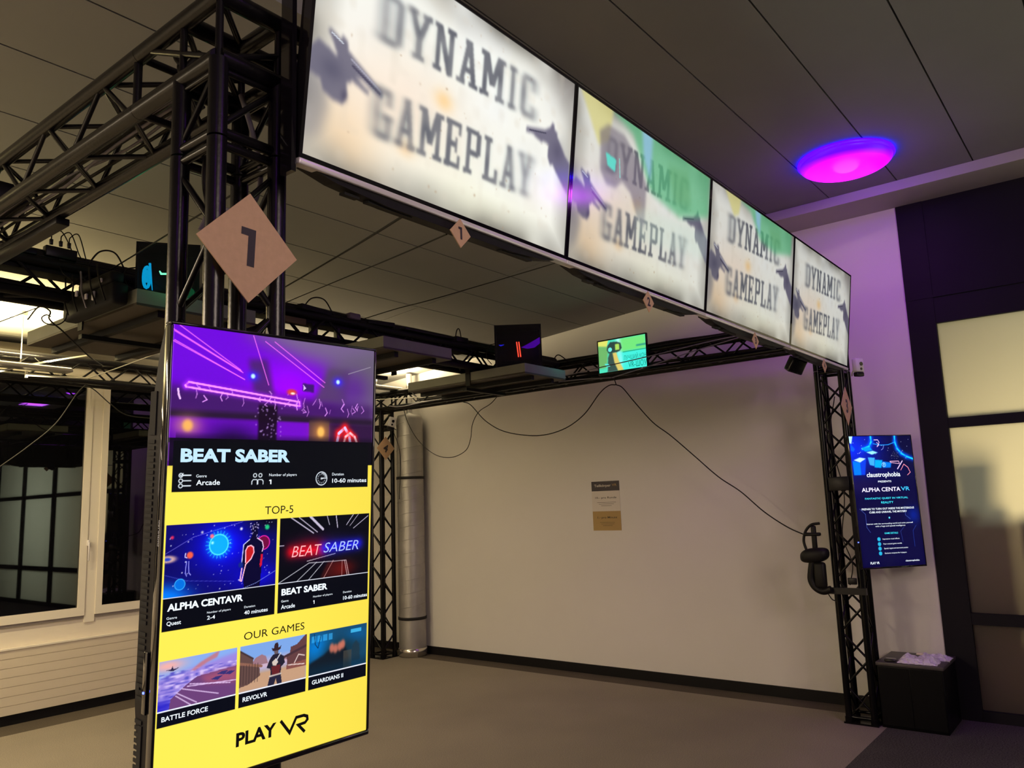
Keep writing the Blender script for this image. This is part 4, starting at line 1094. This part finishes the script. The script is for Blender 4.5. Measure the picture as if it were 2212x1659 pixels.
def computer(label, pl, pr, z0, z1, dep, kind):
    ux = Vector((pr[0] - pl[0], pr[1] - pl[1], 0)); w = ux.length; ux.normalize()
    m = Matrix.Identity(4); y = Vector((-ux.y, ux.x, 0))
    for i in range(3): m[i][0] = ux[i]; m[i][1] = y[i]; m[i][2] = (0, 0, 1)[i]; m[i][3] = (pl[0], pl[1], z0)[i]
    root = thing('desktop_computer', label, 'computer', group='desktop computers standing in the trays'); root.matrix_world = m
    H = z1 - z0
    fr = MB().box((0, 0.012, 0), (w, dep, 0.012)).box((0, 0.012, H - 0.012), (w, dep, H)).box((0, 0.012, 0.0125), (0.012, dep, H - 0.0125)).box((w - 0.012, 0.012, 0.0125), (w, dep, H - 0.0125)).box((0.0125, dep - 0.012, 0.0125), (w - 0.0125, dep, H - 0.0125))
    fr.build('case', M_blk, root)
    gm = mat('tinted_glass_%s' % kind, (0.02, 0.02, 0.022), 0.03)
    b = gm.node_tree.nodes['Principled BSDF']; b.inputs['Transmission Weight'].default_value = 0.0; b.inputs['Alpha'].default_value = 0.35
    MB().box((0.002, 0.006, 0.002), (w - 0.002, 0.0105, H - 0.002)).build('side_window', gm, root)
    brd = MB().box((0.03, dep - 0.03, 0.03), (w - 0.04, dep - 0.0125, H - 0.04)).box((0.05, 0.06, H * 0.32), (w * 0.78, dep - 0.031, H * 0.36))
    brd.build('circuit_board', M_blk, root)
    if kind == 'cyan':
        f = MB()
        ring = [(0.035 + 0.030 * (0.5 + 0.5 * math.cos(a)), 0.04, H * 0.52 + 0.055 * math.sin(a)) for a in [i * PI / 8 for i in range(17)]]
        MB().tube(ring, 0.008, 8, cap=False).build('cooling_fan_light', M_led_c, root)
        for a_, b_, r_ in (((0.062, 0.04, H * .72), (0.078, 0.04, H * .34), [0.006, 0.002]), ((0.185, 0.035, H * .42), (0.170, 0.035, H * .30), [0.003, 0.007])): MB().tube([a_, b_], r_, 8).build('light_strip', M_led_c, root)
        MB().bbox((0.030, 0.034, H * .44), (0.058, 0.038, H * .62), .001).build('pump_cover', M_led_c, root)
        g_ = MB(); g_.tube([(0.110, 0.03, H * .61), (0.118, 0.03, H * .57), (0.155, 0.03, H * .575), (0.200, 0.03, H * .59)], [.003, .006, .005, .002], 8)
        g_.build('light_strip', M_led_g, root)
    else:
        f = MB()
        for k in (0, 1): f.tube([(w * .47 + .018 * k, 0.03, H * .67), (w * .50 + .018 * k, 0.03, H * .38)], 0.0045, 8)
        f.build('memory_light', M_led_r, root)
        g_ = MB(); g_.tube([(w * .09, 0.03, H * .625), (w * .13, 0.03, H * .61), (w * .20, 0.03, H * .625)], [.002, .006, .002], 8)
        g_.build('light_strip', mat('led_deep_blue', (0, 0, 0), 0.5, emis=(0.02, 0.02, 0.9), estr=1.4), root)
        v_ = MB(); v_.add([(w * .56, .03, H * .56), (w * .70, .03, H * .62), (w * .97, .03, H * .75), (w * .97, .03, H * .63), (w * .85, .03, H * .55), (w * .70, .03, H * .53)], [(0, 5, 4, 3, 2, 1)])
        v_.build('fan_glow', mat('fan_violet', (0, 0, 0), 0.5, emis=(0.11, 0.0, 0.55), estr=1.0), root)
    MB().tube(spline([(0.0, 0.05, H * .66), (-0.05, 0.06, H * .62), (-0.07, 0.08, H * .42), (-0.03, 0.09, H * .28)]), 0.0035, 8).build('power_lead', M_cable, root)
    return root
computer('black desktop computer glowing cyan and green in the left tray', (1.834, 3.834), (2.085, 3.665), 2.6135, 2.985, 0.20, 'cyan')
computer('black desktop computer glowing red and violet in the right tray', (4.810, 3.960), (5.045, 3.662), 2.6135, 3.040, 0.22, 'red')

pc_ = thing('equipment_pouch', 'black bundle of power supplies with pale plugs beside the left tray', 'power supply', (1.70, 3.98, 2.600))
MB().bbox((-.042, -.30, .0), (.040, .25, .11), .02).bbox((-.036, -.26, .1105), (.036, .10, .175), .02).build('supply_case', M_matt, pc_)
for y_, z_, h_ in ((.06, .10, .03), (-.05, .065, .028), (-.13, .045, .045), (-.20, .12, .02)): MB().bbox((-.054, y_, z_), (-.0425, y_ + .022, z_ + h_), .004).build('plug', M_white, pc_)
for k in range(5): MB().tube(spline([(-.05, -.25 + .1 * k, .02), (-.062, -.22 + .1 * k, .10), (-.05, -.16 + .09 * k, .17), (-.03, -.10 + .09 * k, .235)]), .004, 6).build('cord', M_gcable if k == 2 else M_cable, pc_)

# small equipment on top of the middle truss
def small(name, label, cat, a, b, m, r=0.004, group=None, rot=0.0):
    c = [(a[i] + b[i]) / 2 for i in range(2)] + [a[2]]
    root = thing(name, label, cat, c, (0, 0, rot), group)
    MB().bbox((a[0] - c[0], a[1] - c[1], 0), (b[0] - c[0], b[1] - c[1], b[2] - c[2]), r).build('body', m, root)
    return root
ZC = ZT + CR + 0.001
pw = small('power_strip', 'black power block with three plugs on the middle truss, far left', 'power strip', (1.54, 4.155, ZC + .01), (1.69, 4.20, ZC + 0.065), M_blk)
for k, dx in enumerate((-.045, 0.0, .04)):
    MB().bbox((dx - .008, -.008, .0655), (dx + .008, .008, .095), .003).build('plug', M_blk, pw)
    MB().tube(spline([(dx, 0, .095), (dx + .005, .0, .125), (dx + .05, .01, .15), (dx + .10, .02, .08 - .03 * k), (dx + .12, .02, .02)]), .003, 6).build('plug_cord', M_cable, pw)
small('power_adapter', 'flat black adapter tilted on the middle truss, nearest the column', 'adapter', (3.06, 4.15, ZC), (3.34, 4.21, ZC + .035), M_dgrey, rot=.15)
small('power_adapter', 'thin dark adapter box lying right of the small violet box', 'adapter', (3.66, 4.14, ZC), (3.88, 4.20, ZC + .030), M_dgrey, rot=-.2)
small('hub_box', 'small violet plastic box on top of the middle truss', 'box', (3.49, 4.16, ZC + .008), (3.59, 4.22, ZC + 0.055), mat('violet_plastic', (0.16, 0.11, 0.17), 0.5), .012)
small('tablet', 'thin black slab lying flat over the middle truss', 'tablet', (3.98, 4.12, ZC), (4.52, 4.36, ZC + .014), M_blk)
small('power_adapter', 'black square adapter beside the red glowing computer', 'adapter', (4.58, 4.16, ZC), (4.72, 4.22, ZC + .045), M_blk)
small('switch_box', 'black network box with a green light at the left end', 'box', (1.28, 4.15, ZC), (1.50, 4.24, ZC + .030), M_blk)
tag(MB().bbox((1.410, 4.142, ZC + .005), (1.425, 4.149, ZC + .013), .001).build('status_light', M_led_g), 'tiny bright green light on the network box at the left', 'light')
small('junction_box', 'black box hanging inside the near left truss beam', 'box', (1.00, 3.20, ZB + .075), (1.12, 3.62, ZB + .15), M_blk)
small('junction_box', 'black flat box under the near left truss beam', 'box', (1.125, 2.96, ZB - .050), (1.172, 3.9, ZB - .023), M_blk)
bm_ = MB()
for k in range(3):
    zz_ = ZB + .01 + .05 * k
    bm_.box((2.92, 4.20, zz_), (3.0, 4.30, zz_ + .04))
small('cable_box', 'dark box mounted inside the middle truss above the portrait screen', 'box', (3.19, 4.19, ZB - .05), (3.24, 4.23, ZB + .18), M_blk)
small('cable_box', 'narrow dark box inside the middle truss, right of the other one', 'box', (3.40, 4.19, ZB - .05), (3.43, 4.23, ZB + .18), M_blk)
small('timber_block', 'brown wooden block wedged in the middle truss', 'block', (2.82, 4.13, ZB + .085), (3.10, 4.15, ZB + .125), mat('wood_block', (0.10, 0.065, 0.03), 0.7))

# ------------------------------------------------------------------ cables
def cable(label, pts, r=0.004, m=None, n=8, name='cable', group=None, cat='cable'):
    o = MB().tube(spline(pts, n), r, 8).build(name, m or M_cable)
    return tag(o, label, cat, group)
rg = random.Random(5)
for k in range(7):
    y0 = 2.05; pts = []
    for i in range(9):
        y = 1.98 + i * 0.42
        pts.append((1.045 + .018 * k * .8 + .02 * rg.random() - .02, y, ZB + .028 + .012 * (k % 3) + .02 * rg.random()))
    cable(('grey' if k % 2 else 'black') + ' cable in the bundle lying in the near left truss beam', pts, .0045 + .002 * rg.random(), M_gcable if k % 2 else M_cable, group=('grey' if k % 2 else 'black') + ' cables bundled in the near left beam')
for k in range(10):
    pts = [(1.45 + i * .38, 4.180 + .016 * k + .010 * rg.random(), ZT + .028 + .016 * (k % 3) + .010 * rg.random()) for i in range(13)]
    cable('black cable in the bundle along the top of the middle truss', pts, .008 + .004 * rg.random(), M_cable, group='bundle on the middle beam')
for k in range(6):
    pts = [(1.30 + i * .40, 4.185 + .022 * k, ZB + .030 + .012 * (k % 2) + .012 * rg.random()) for i in range(12)]
    cable('loose cable running through the middle truss', pts, .008 + .004 * rg.random(), M_cable, group='cables through the middle beam')
for k in range(9):
    x = 1.55 + k * .115 + .05 * rg.random()
    cable('thin cable drooping across the lattice of the middle truss', [(x, 4.155, ZT), (x + .03, 4.13, ZT - .06), (x + .12 + .1 * rg.random(), 4.14, ZT - .10 - .05 * rg.random()), (x + .26, 4.15, ZB + .04)], .0028, M_cable, group='droops on the middle beam')
for k in range(5):
    pts = [(6.04 + .02 * k, 2.1 + i * .5, ZT + .030 + .012 * (k % 2) + .015 * rg.random()) for i in range(9)]
    cable('black cable in the bundle on the back wall truss', pts, .009, M_cable, group='bundle on the back beam')
for k in range(5):
    pts = [(6.03 + .02 * k, 2.1 + i * .5, ZB + .030 + .04 * rg.random()) for i in range(9)]
    cable('cable lying inside the back wall truss', pts, .008, M_cable, group='cables inside the back beam')
# column 1 loops
cable('violet grey cable looping down inside the nearest column', [(1.10, 1.75, 2.70), (1.13, 1.74, 2.60), (1.15, 1.73, 2.48), (1.12, 1.74, 2.38), (1.03, 1.75, 2.36), (1.0, 1.76, 2.30)], .007, M_gcable)
cable('black cable dropping inside the nearest column', [(1.02, 1.72, 2.75), (1.04, 1.74, 2.6), (1.0, 1.75, 2.45), (1.05, 1.76, 2.2), (1.03, 1.74, 1.9)], .006)
for k in range(4):
    cable('black cable knotted in the corner above the nearest column', [(1.02 + .02 * k, 1.95 - .03 * k, ZT - .02), (1.01, 1.90, ZT - .07 - .02 * k), (1.06, 1.86 + .02 * k, ZT - .12), (1.03 + .02 * k, 1.78, ZB + .03)], .008, M_cable, group='knot above the nearest column')
# hanging VR tethers over the back wall
P = lambda x, y, v=6.15: at(x, y, 0, v)
cable('black cable swagging in a wide loop above the price sign', [P(1000, 868), P(1017, 875), P(1050, 910), P(1093, 933), P(1160, 941), P(1215, 928), P(1260, 897), P(1295, 850), P(1315, 833), P(1330, 831)], .0050, group=None)
cable('black cable falling from the truss to the hanging headset', [P(1331, 831), P(1345, 838), P(1372, 870), P(1410, 912), P(1450, 942), P(1500, 985), P(1552, 1030), P(1600, 1062), P(1650, 1105), P(1700, 1138), P(1742, 1157, 5.97)], .0048)
cable('brown cable in a low loop beside the silver duct', [P(872, 884, 6.12), P(882, 915, 6.12), P(905, 953, 6.12), P(940, 982, 6.12), P(975, 988, 6.12), P(1005, 974, 6.12), P(1016, 950, 6.12), P(1021, 915, 6.12), P(1035, 889, 6.12), P(1060, 872, 6.12), P(1077, 853, 6.12)], .0040)
cable('short tie holding the cable under the back truss', [P(1331, 831), P(1327, 818), P(1326, 812)], .0045)
cable('thin cable dropping beside the far column', [(6.08, 6.60, 2.66), (6.10, 6.56, 2.5), (6.16, 6.50, 2.2), (6.14, 6.50, 1.7)], .0035)
# light coloured taut lines
cable('taut grey line crossing in front of the back truss, lower one', [at(840, 877, 0, 5.95), at(868, 878, 0, 5.95), at(940, 864, 0, 5.95), at(1100, 840, 0, 5.95), at(1230, 822, 0, 5.95), at(1320, 816, 0, 5.95)], .0048, M_gcable)
cable('taut grey line rising over the green monitor', [at(1215, 813, 0, 5.90), at(1300, 793, 0, 5.90), at(1400, 770, 0, 5.90), at(1545, 735, 0, 5.90), at(1640, 718, 0, 5.90)], .0045, M_gcable)
cable('taut grey line climbing right from the back truss', [at(1322, 816, 0, 5.92), at(1420, 785, 0, 5.92), at(1500, 758, 0, 5.92), at(1600, 728, 0, 5.92), at(1640, 716, 0, 5.92)], .0045, M_gcable)
cable('white line running right from behind the portrait screen', [at(812, 863, 0, 5.85), at(860, 861, 0, 5.85), at(905, 858, 0, 5.85)], .0045, M_wcable)
cable('white taut line rising from the left edge', [at(0, 802, 1, 6.45), at(58, 789, 1, 6.45), at(120, 778, 1, 6.45), at(188, 768, 1, 6.45)], .0065, M_wcable)
cable('white horizontal rod in front of the far truss', [at(60, 811, 1, 6.50), at(120, 814, 1, 6.50), at(190, 817, 1, 6.50)], .0075, M_wcable, name='rod', cat='rod')
cable('thin pale line rising right from the white rod', [at(190, 817, 1, 6.50), at(240, 800, 1, 6.50), at(300, 778, 1, 6.50), at(340, 763, 1, 6.50)], .0040, M_wcable)
tag(MB().box(tuple(at(53, 816, 1, 6.52)), tuple(at(61, 801, 1, 6.50))).build('clip', M_wcable), 'small white clip at the left end of the white rod', 'clip')
cable('dark cable hanging down left across the dark window', [at(184, 832, 1, 6.55), at(165, 852, 1, 6.55), at(120, 915, 1, 6.55), at(60, 965, 1, 6.55), at(0, 1008, 1, 6.55)], .0045)
cable('dark cable sagging right across the window mullion', [at(184, 832, 1, 6.55), at(205, 843, 1, 6.55), at(240, 874, 1, 6.55), at(275, 897, 1, 6.55), at(340, 905, 1, 6.55)], .0045)
cable('black cable with a round loop in front of the lit ceiling', [at(60, 690, 1, 4.6), at(84, 663, 1, 4.4), at(108, 672, 1, 4.2), at(107, 690, 1, 4.2), at(135, 715, 1, 4.2), at(160, 740, 1, 4.3), at(195, 772, 1, 4.8), at(222, 790, 1, 5.5)], .0040)
cable('thin black ring of cable under the middle truss', [at(145, 676, 1, 4.12), at(140, 692, 1, 4.12), at(122, 702, 1, 4.12), at(98, 698, 1, 4.12), at(90, 687, 1, 4.12), at(100, 680, 1, 4.12), at(110, 684, 1, 4.12)], .0030)
cable('thin line rising from the left edge to the middle truss', [at(0, 695, 1, 4.3), at(45, 678, 1, 4.25), at(85, 663, 1, 4.2)], .0025)
# ceiling wires
cable('long wire under the ceiling meeting the first large screen', [at(869, 468, 1, 1.60), at(800, 511, 1, 2.0), at(727, 555, 1, 2.7), at(614, 621, 1, 3.7), at(560, 652, 1, 4.15)], .0040)
cable('thin wire under the ceiling left of the small number 1 sign', [at(965, 506, 1, 1.60), at(860, 552, 1, 2.0), at(740, 602, 1, 2.8), at(614, 655, 1, 3.8), at(560, 680, 1, 4.2)], .0026)
cable('wire rising from the middle truss past the nearest column', [at(231, 587, 1, 4.2), at(300, 545, 1, 3.6), at(366, 504, 1, 3.1), at(470, 440, 1, 2.4), at(560, 385, 1, 1.95)], .0035)
cable('thin wire from the small violet box up to the ceiling', [at(788, 688, 1, 4.25), at(860, 666, 1, 3.95), at(930, 648, 1, 3.7), at(1050, 613, 1, 3.4), at(1178, 575, 1, 2.9), at(1215, 563, 1, 2.6)], .0035)
for a, lb in (((3.10, 3.36), 'arched cable on top of the middle truss, left of the violet box'), ((4.58, 4.66), 'upright cable loop standing on the middle truss by the right tray'), ((1.75, 1.95), 'thin arched cable right of the power block')):
    x0, x1 = a
    cable(lb, [(x0, 4.18, ZT + .03), (x0 + (x1 - x0) * .3, 4.18, ZT + .12), (x0 + (x1 - x0) * .7, 4.18, ZT + .13), (x1, 4.18, ZT + .04)], .0045)
cable('small arched cable on the back truss left of the green monitor', [at(1196, 785, 0, 6.0), at(1199, 772, 0, 6.0), at(1208, 767, 0, 6.0), at(1228, 781, 0, 6.0)], .005)

# ------------------------------------------------------------------ green monitor on the back truss
mr = thing('monitor', 'small green lit monitor on the truss above the white wall', 'monitor', (5.955, 3.695, 3.015), (0, 0, -PI / 2))
mw, mh = 0.482, 0.285
fm = MB(); e = .008
fm.box((-e, -.006, 0), (mw + e, .02, e * 1.3)).box((-e, -.006, -mh - .02), (mw + e, .02, -mh)).box((-e, -.006, -mh), (0, .02, 0)).box((mw, -.006, -mh), (mw + e, .02, 0))
fm.build('bezel', M_blk, mr)
MB().box((0.01, .0205, -mh + .01), (mw - .01, .045, -.01)).box((mw / 2 - .03, .0455, -mh * .7), (mw / 2 + .03, .075, -mh * .4)).build('back_cover', M_blk, mr)
tx = [(fit_text('\u041b\u0423\u0427\u0428\u0418\u0419 \u041a\u041e\u041d', .53, .52, .995, .70, (16, 150, 130))), (fit_text('VR-\u0428\u041e\u0423', .62, .76, .995, .95, (10, 130, 110)))]
tx = [(v * 1.0, f, c) for v, f, c in tx]
grid_screen('display', monitor_pic(), mw, mh, screen_mat('monitor_glow', 1.0, .2), mr, tx)
MB().bbox((mw - .05, -.0085, -mh - .012), (mw - .043, -.0062, -mh - .006), .0005).build('power_led', M_led_w, mr)

# ------------------------------------------------------------------ price sign on the wall
ps = thing('price_sign', 'three part paper price sign Teilkoerper VR on the white wall', 'sign', (6.4785, 4.178, 1.787), (0, 0, -PI / 2))
pw_, ph = 0.309, 0.463
def card(name, z0, z1, m, lines, ink):
    o = MB().box((0, -.0012, z1), (pw_, 0.0005, z0))
    o2 = o.build(name, m, ps); t = MB()
    for (txt, u0, v0, u1, v1, off) in lines:
        v, f, c = fit_text(txt, u0, v0, u1, v1, (0, 0, 0), off)
        t.add([(p[0] * pw_, -.0018, -p[1] * ph) for p in v], f)
    t.build(name + '_lettering', ink, ps)
M_tan = mat('price_tan', (0.42, 0.28, 0.11), .8); M_cream = mat('price_white', (0.72, 0.66, 0.58), .8); M_ink2 = mat('print_ink', (.05, .04, .03), .7); M_lw = mat('print_white', (.62, .58, .50), .7)
card('header', 0, -.198 * ph, M_ink, [('Teilk\u00f6rper', .10, .062, .70, .128, .02), ], M_lw)
v, f, c = fit_text('VR', .74, .058, .91, .105, (0, 0, 0), 0); t = MB(); t.add([(p[0] * pw_, -.0018, -p[1] * ph) for p in v], f); t.build('header_lettering', M_tan, ps)
card('white_panel', -.1985 * ph, -.61 * ph, M_cream, [('10.- pro Runde', .12, .315, .88, .365, .012), ('\u2014', .18, .425 + .004, .86, .440 - .005, 0), ('\u2014', .24, .458 + .004, .78, .473 - .005, 0), ('\u2014', .32, .492 + .004, .70, .507 - .005, 0)], M_ink2)
card('tan_panel', -.6105 * ph, -ph, M_tan, [('1.- pro Minute', .17, .715, .87, .770, .012), ('\u2014', .25, .830 + .004, .78, .845 - .005, 0), ('\u2014', .29, .862 + .004, .76, .877 - .005, 0), ('\u2014', .35, .895 + .004, .70, .910 - .005, 0)], M_ink2)

# ------------------------------------------------------------------ duct
dr = thing('spiral_duct', 'round silver spiral duct standing in the far corner', 'duct', (6.316, 6.50, 0))
MB().lathe([(.150, .09), (.150, 2.60), (.135, 2.645), (.040, 2.665), (.034, 2.68), (.034, 3.13)], 0, 0, 48).build('pipe', M_duct, dr)
hx = [(.1515 * math.cos(a), .1515 * math.sin(a), .30 + a / (2 * PI) * .145) for a in [i * PI / 16 for i in range(int(32 * 15.6))]]
MB().tube(hx, .0028, 6).build('spiral_seam', M_duct, dr)
MB().lathe([(.151, .0), (.157, .0), (.157, .085), (.151, .09)], 0, 0, 48).build('floor_collar', mat('bright_collar', (.6, .56, .5), .2, .9), dr)
for z in (.39, 1.92):
    MB().lathe([(.1515, z), (.158, z), (.158, z + .03), (.1515, z + .03)], 0, 0, 48).build('clamp_band', M_dgrey, dr)

# ------------------------------------------------------------------ cameras and tracking station
def white_cam(label, loc, rot, s=1.0):
    root = thing('security_camera', label, 'camera', loc, rot, 'small white cameras on the columns')
    MB().bbox((-.033 * s, -.018 * s, -.02 * s), (.033 * s, .018 * s, .065 * s), .008).build('body', M_white, root)
    MB().bbox((-.031 * s, -.017 * s, -.048 * s), (.031 * s, .017 * s, -.0205 * s), .008).build('foot_cap', M_blk, root)
    MB().tube([(.006, -.0185 * s, .03 * s), (.006, -.023 * s, .03 * s)], .012 * s, 20).tube([(.003, -.0185 * s, -.002), (.003, -.022 * s, -.002)], .008 * s, 16).build('lens', M_gloss, root)
    MB().tube([(0, .018 * s, .0), (.01, .06, -.01), (.05, .10, -.015), (.10, .145, -.02)], .006, 8).build('bracket', M_white, root)
    return root
white_cam('white camera with a black foot at the right end of the screens', (5.905, 1.50, 2.470), (0, 0, -.45), 1.15)
white_cam('small white camera on the far column above the number 4 sign', (6.085, 6.555, 2.535), (0, .25, -.5), 1.3)
bs = thing('tracking_station', 'black square tracking box hanging left of the right column', 'tracking sensor', (5.055, 1.66, 2.42), (.5, .25, -.6))
MB().bbox((-.055, -.03, -.05), (.055, .03, .05), .010).build('body', M_gloss, bs)
MB().bbox((-.045, -.033, -.04), (.045, -.0305, .04), .002).build('front_window', M_blk, bs)
MB().tube([(.05, 0, .03), (.09, .02, .07), (.12, .06, .11)], .008, 8).build('mount_arm', M_blk, bs)

# ------------------------------------------------------------------ headset and controller hanging on the column
M_rub = mat('headset_rubber', (.008, .007, .007), .5, spec=.25)
hs = thing('headset', 'black headset hanging by its straps on the left side of the right column', 'headset', (5.93, 1.93, 1.17))
bm = bmesh.new(); bmesh.ops.create_uvsphere(bm, u_segments=24, v_segments=14, radius=1.0)
for v in bm.verts:
    c = v.co
    sgn = lambda q, e: math.copysign(abs(q) ** e, q)
    v.co = Vector((sgn(c.x, .7) * .058, sgn(c.y, .7) * .102 + .005, sgn(c.z, .75) * .052 - .012 + c.y * -.015))
bm.verts.index_update(); mb = MB(); mb.add([v.co.copy() for v in bm.verts], [[v.index for v in f.verts] for f in bm.faces], 0, True); bm.free()
mb.build('visor', M_rub, hs)
MB().tube(spline([(0, .06, .02), (0, .075, .09), (0, .055, .16), (0, .01, .205), (0, -.05, .215)]), [.010] * 33, 10).build('head_strap', M_rub, hs)
MB().bbox((-.02, -.05, .125), (.02, .07, .15), .008).bbox((-.015, -.02, .03), (.015, .015, .20), .01).build('strap_buckle', M_rub, hs)
MB().tube(spline([(0.01, .068, .13), (.01, .075, .09), (.01, .066, .03)]), .005, 8).build('side_strap', M_rub, hs)
ct = thing('hand_controller', 'black looped controller hanging below the headset on the column', 'controller', (5.93, 1.90, .98))
MB().tube(spline([(0, .055, .13), (0, .07, .06), (0, .075, 0), (0, .05, -.05), (0, .0, -.075), (0, -.06, -.06)]), .026, 12).build('loop', M_rub, ct)
MB().bbox((-.028, -.035, -.055), (.028, .050, .13), .02).build('grip', M_rub, ct)
MB().tube(spline([(0, -.02, -.06), (0, -.04, -.10), (0, -.06, -.13), (0, -.085, -.14)]), .004, 8).build('wrist_strap', M_rub, ct)
for lb, z0, z1, a, b in (('flat black box clamped on the right column above the headset', 1.615, 1.715, 1.655, 1.80),):
    small('cable_box', lb, 'box', (5.955, a, z0), (5.975, b, z1), M_blk)
sb = thing('storage_shelf', 'narrow black bracket shelf across the right column', 'shelf', (5.97, 1.74, .885)); MB().box((-.02, -.13, 0), (.01, .13, .045)).build('body', M_blk, sb)
small('cable_box', 'small black box on the bracket shelf of the right column', 'box', (5.955, 1.67, .955), (5.975, 1.73, 1.0), M_blk)
cable('thin black cable winding down the right column', [(5.97, 1.70, 2.3), (5.975, 1.76, 2.0), (5.97, 1.70, 1.6), (5.975, 1.74, 1.3), (5.97, 1.69, 1.1), (5.97, 1.72, .95)], .004)
cable('short cable tail at the foot of the right column', [(5.96, 1.76, .10), (5.97, 1.72, .14), (5.965, 1.68, .20)], .004)

# ------------------------------------------------------------------ cabinet with things on it
cr_ = thing('low_cabinet', 'low black cabinet beside the right column and dark partition', 'cabinet', (6.225, 1.40, 0))
MB().bbox((-.215, -.205, 0.0), (.215, .205, .408), .003).build('body', M_cab, cr_)
MB().bbox((-.222, -.212, .4085), (.222, .212, .432), .003).build('top_board', M_cabtop, cr_)
MB().box((-.2185, .004, .02), (-.2155, .198, .40)).box((-.2185, -.198, .02), (-.2155, -.002, .40)).build('door', M_cab, cr_)
def crumple(name, label, cat, c, sx, sy, sz, seed, m):
    rg = np.random.RandomState(seed); n = 22; g_ = MB(); vs = []
    r1 = rg.rand(8, 8)
    for i in range(n):
        for j in range(n):
            u, v = i / (n - 1), j / (n - 1)
            a = r1[int(u * 6.99), int(v * 6.99)]; b = r1[min(7, int(u * 6.99) + 1), int(v * 6.99)]
            fu = u * 6.99 % 1; h = a * (1 - fu) + b * fu
            e = min(u, 1 - u, v, 1 - v) * 2
            vs.append(((u - .5) * sx + .012 * rg.randn() * .4, (v - .5) * sy + .012 * rg.randn() * .4, .003 + sz * (h * .8 + .2) * min(1, e * 3)))
    fs = [(i * n + j, (i + 1) * n + j, (i + 1) * n + j + 1, i * n + j + 1) for i in range(n - 1) for j in range(n - 1)]
    k = len(vs); vs2 = vs + [(x, y, .0005) for x, y, z in vs]
    fs2 = fs + [tuple(k + q for q in reversed(f)) for f in fs]
    for i in range(n - 1):
        for a, b in ((i * n, (i + 1) * n), ((i + 1) * n + n - 1, i * n + n - 1), (i + 1, i), ((n - 1) * n + i, (n - 1) * n + i + 1)):
            fs2.append((a, b, k + b, k + a))
    g_.add(vs2, fs2, 0, False)
    o = g_.build(name, m); o.location = c
    return tag(o, label, cat)
M_bag = mat('lilac_plastic', (.70, .66, .76), .35)
o = crumple('wipes_packet', 'crumpled white plastic packet on the low black cabinet', 'packet', (6.11, 1.355, .4325), .17, .24, .055, 3, M_bag)
MB().bbox((-.02, -.03, .052), (.02, .01, .062), .006).build('lid_label', mat('cream_lid', (.8, .74, .5), .5), o)
o2 = crumple('tissue_sheet', 'flat pale sheet behind the crumpled packet on the cabinet', 'packet', (6.285, 1.29, .4325), .15, .20, .035, 8, M_bag)
small('black_case', 'small black case on the front left of the cabinet top', 'case', (6.03, 1.49, .4325), (6.09, 1.56, .452), M_gloss, .006)

# ------------------------------------------------------------------ lounge furniture seen blurred through the frosted glass
M_sofa = mat('sofa_grey', (.26, .19, .19), .9)
def sofa(label, y0, y1):
    root = thing('armchair', label, 'armchair', (6.98, (y0 + y1) / 2, 0), group='armchairs behind the frosted glass')
    w = (y1 - y0) / 2
    MB().bbox((-.26, -w, .10), (.40, w, .46), .05).build('seat', M_sofa, root)
    MB().bbox((-.34, -w, .03), (-.265, w, 1.40), .03).build('backrest', M_sofa, root)
    for s in (-1, 1): MB().bbox((-.26, s * (w - .06) - .05, .4605), (.38, s * (w - .06) + .05, .66), .04).build('armrest', M_sofa, root)
    for sx in (-.25, .32):
        for sy in (-w + .08, w - .12): MB().tube([(sx, sy, 0), (sx, sy, .10)], .02, 10).build('leg', M_truss, root)
sofa('blurred dark armchair behind the frosted glass, left one', .72, 1.45)
sofa('blurred dark armchair behind the frosted glass, at the right edge', -.10, .705)
dk = thing('waste_bin', 'blurred round bin shape standing above the left armchair behind frosted glass', 'bin', (6.76, .865, 1.46))
MB().lathe([(.0, 0.0), (.10, .0), (.115, .27), (.125, .30), (.0, .30)], 0, 0, 32).build('body', mat('bin_grey', (.2, .18, .16), .7), dk)
MB().bbox((-.13, -.13, -.055), (.13, .13, -.0), .01).build('stand_top', M_sofa, dk)
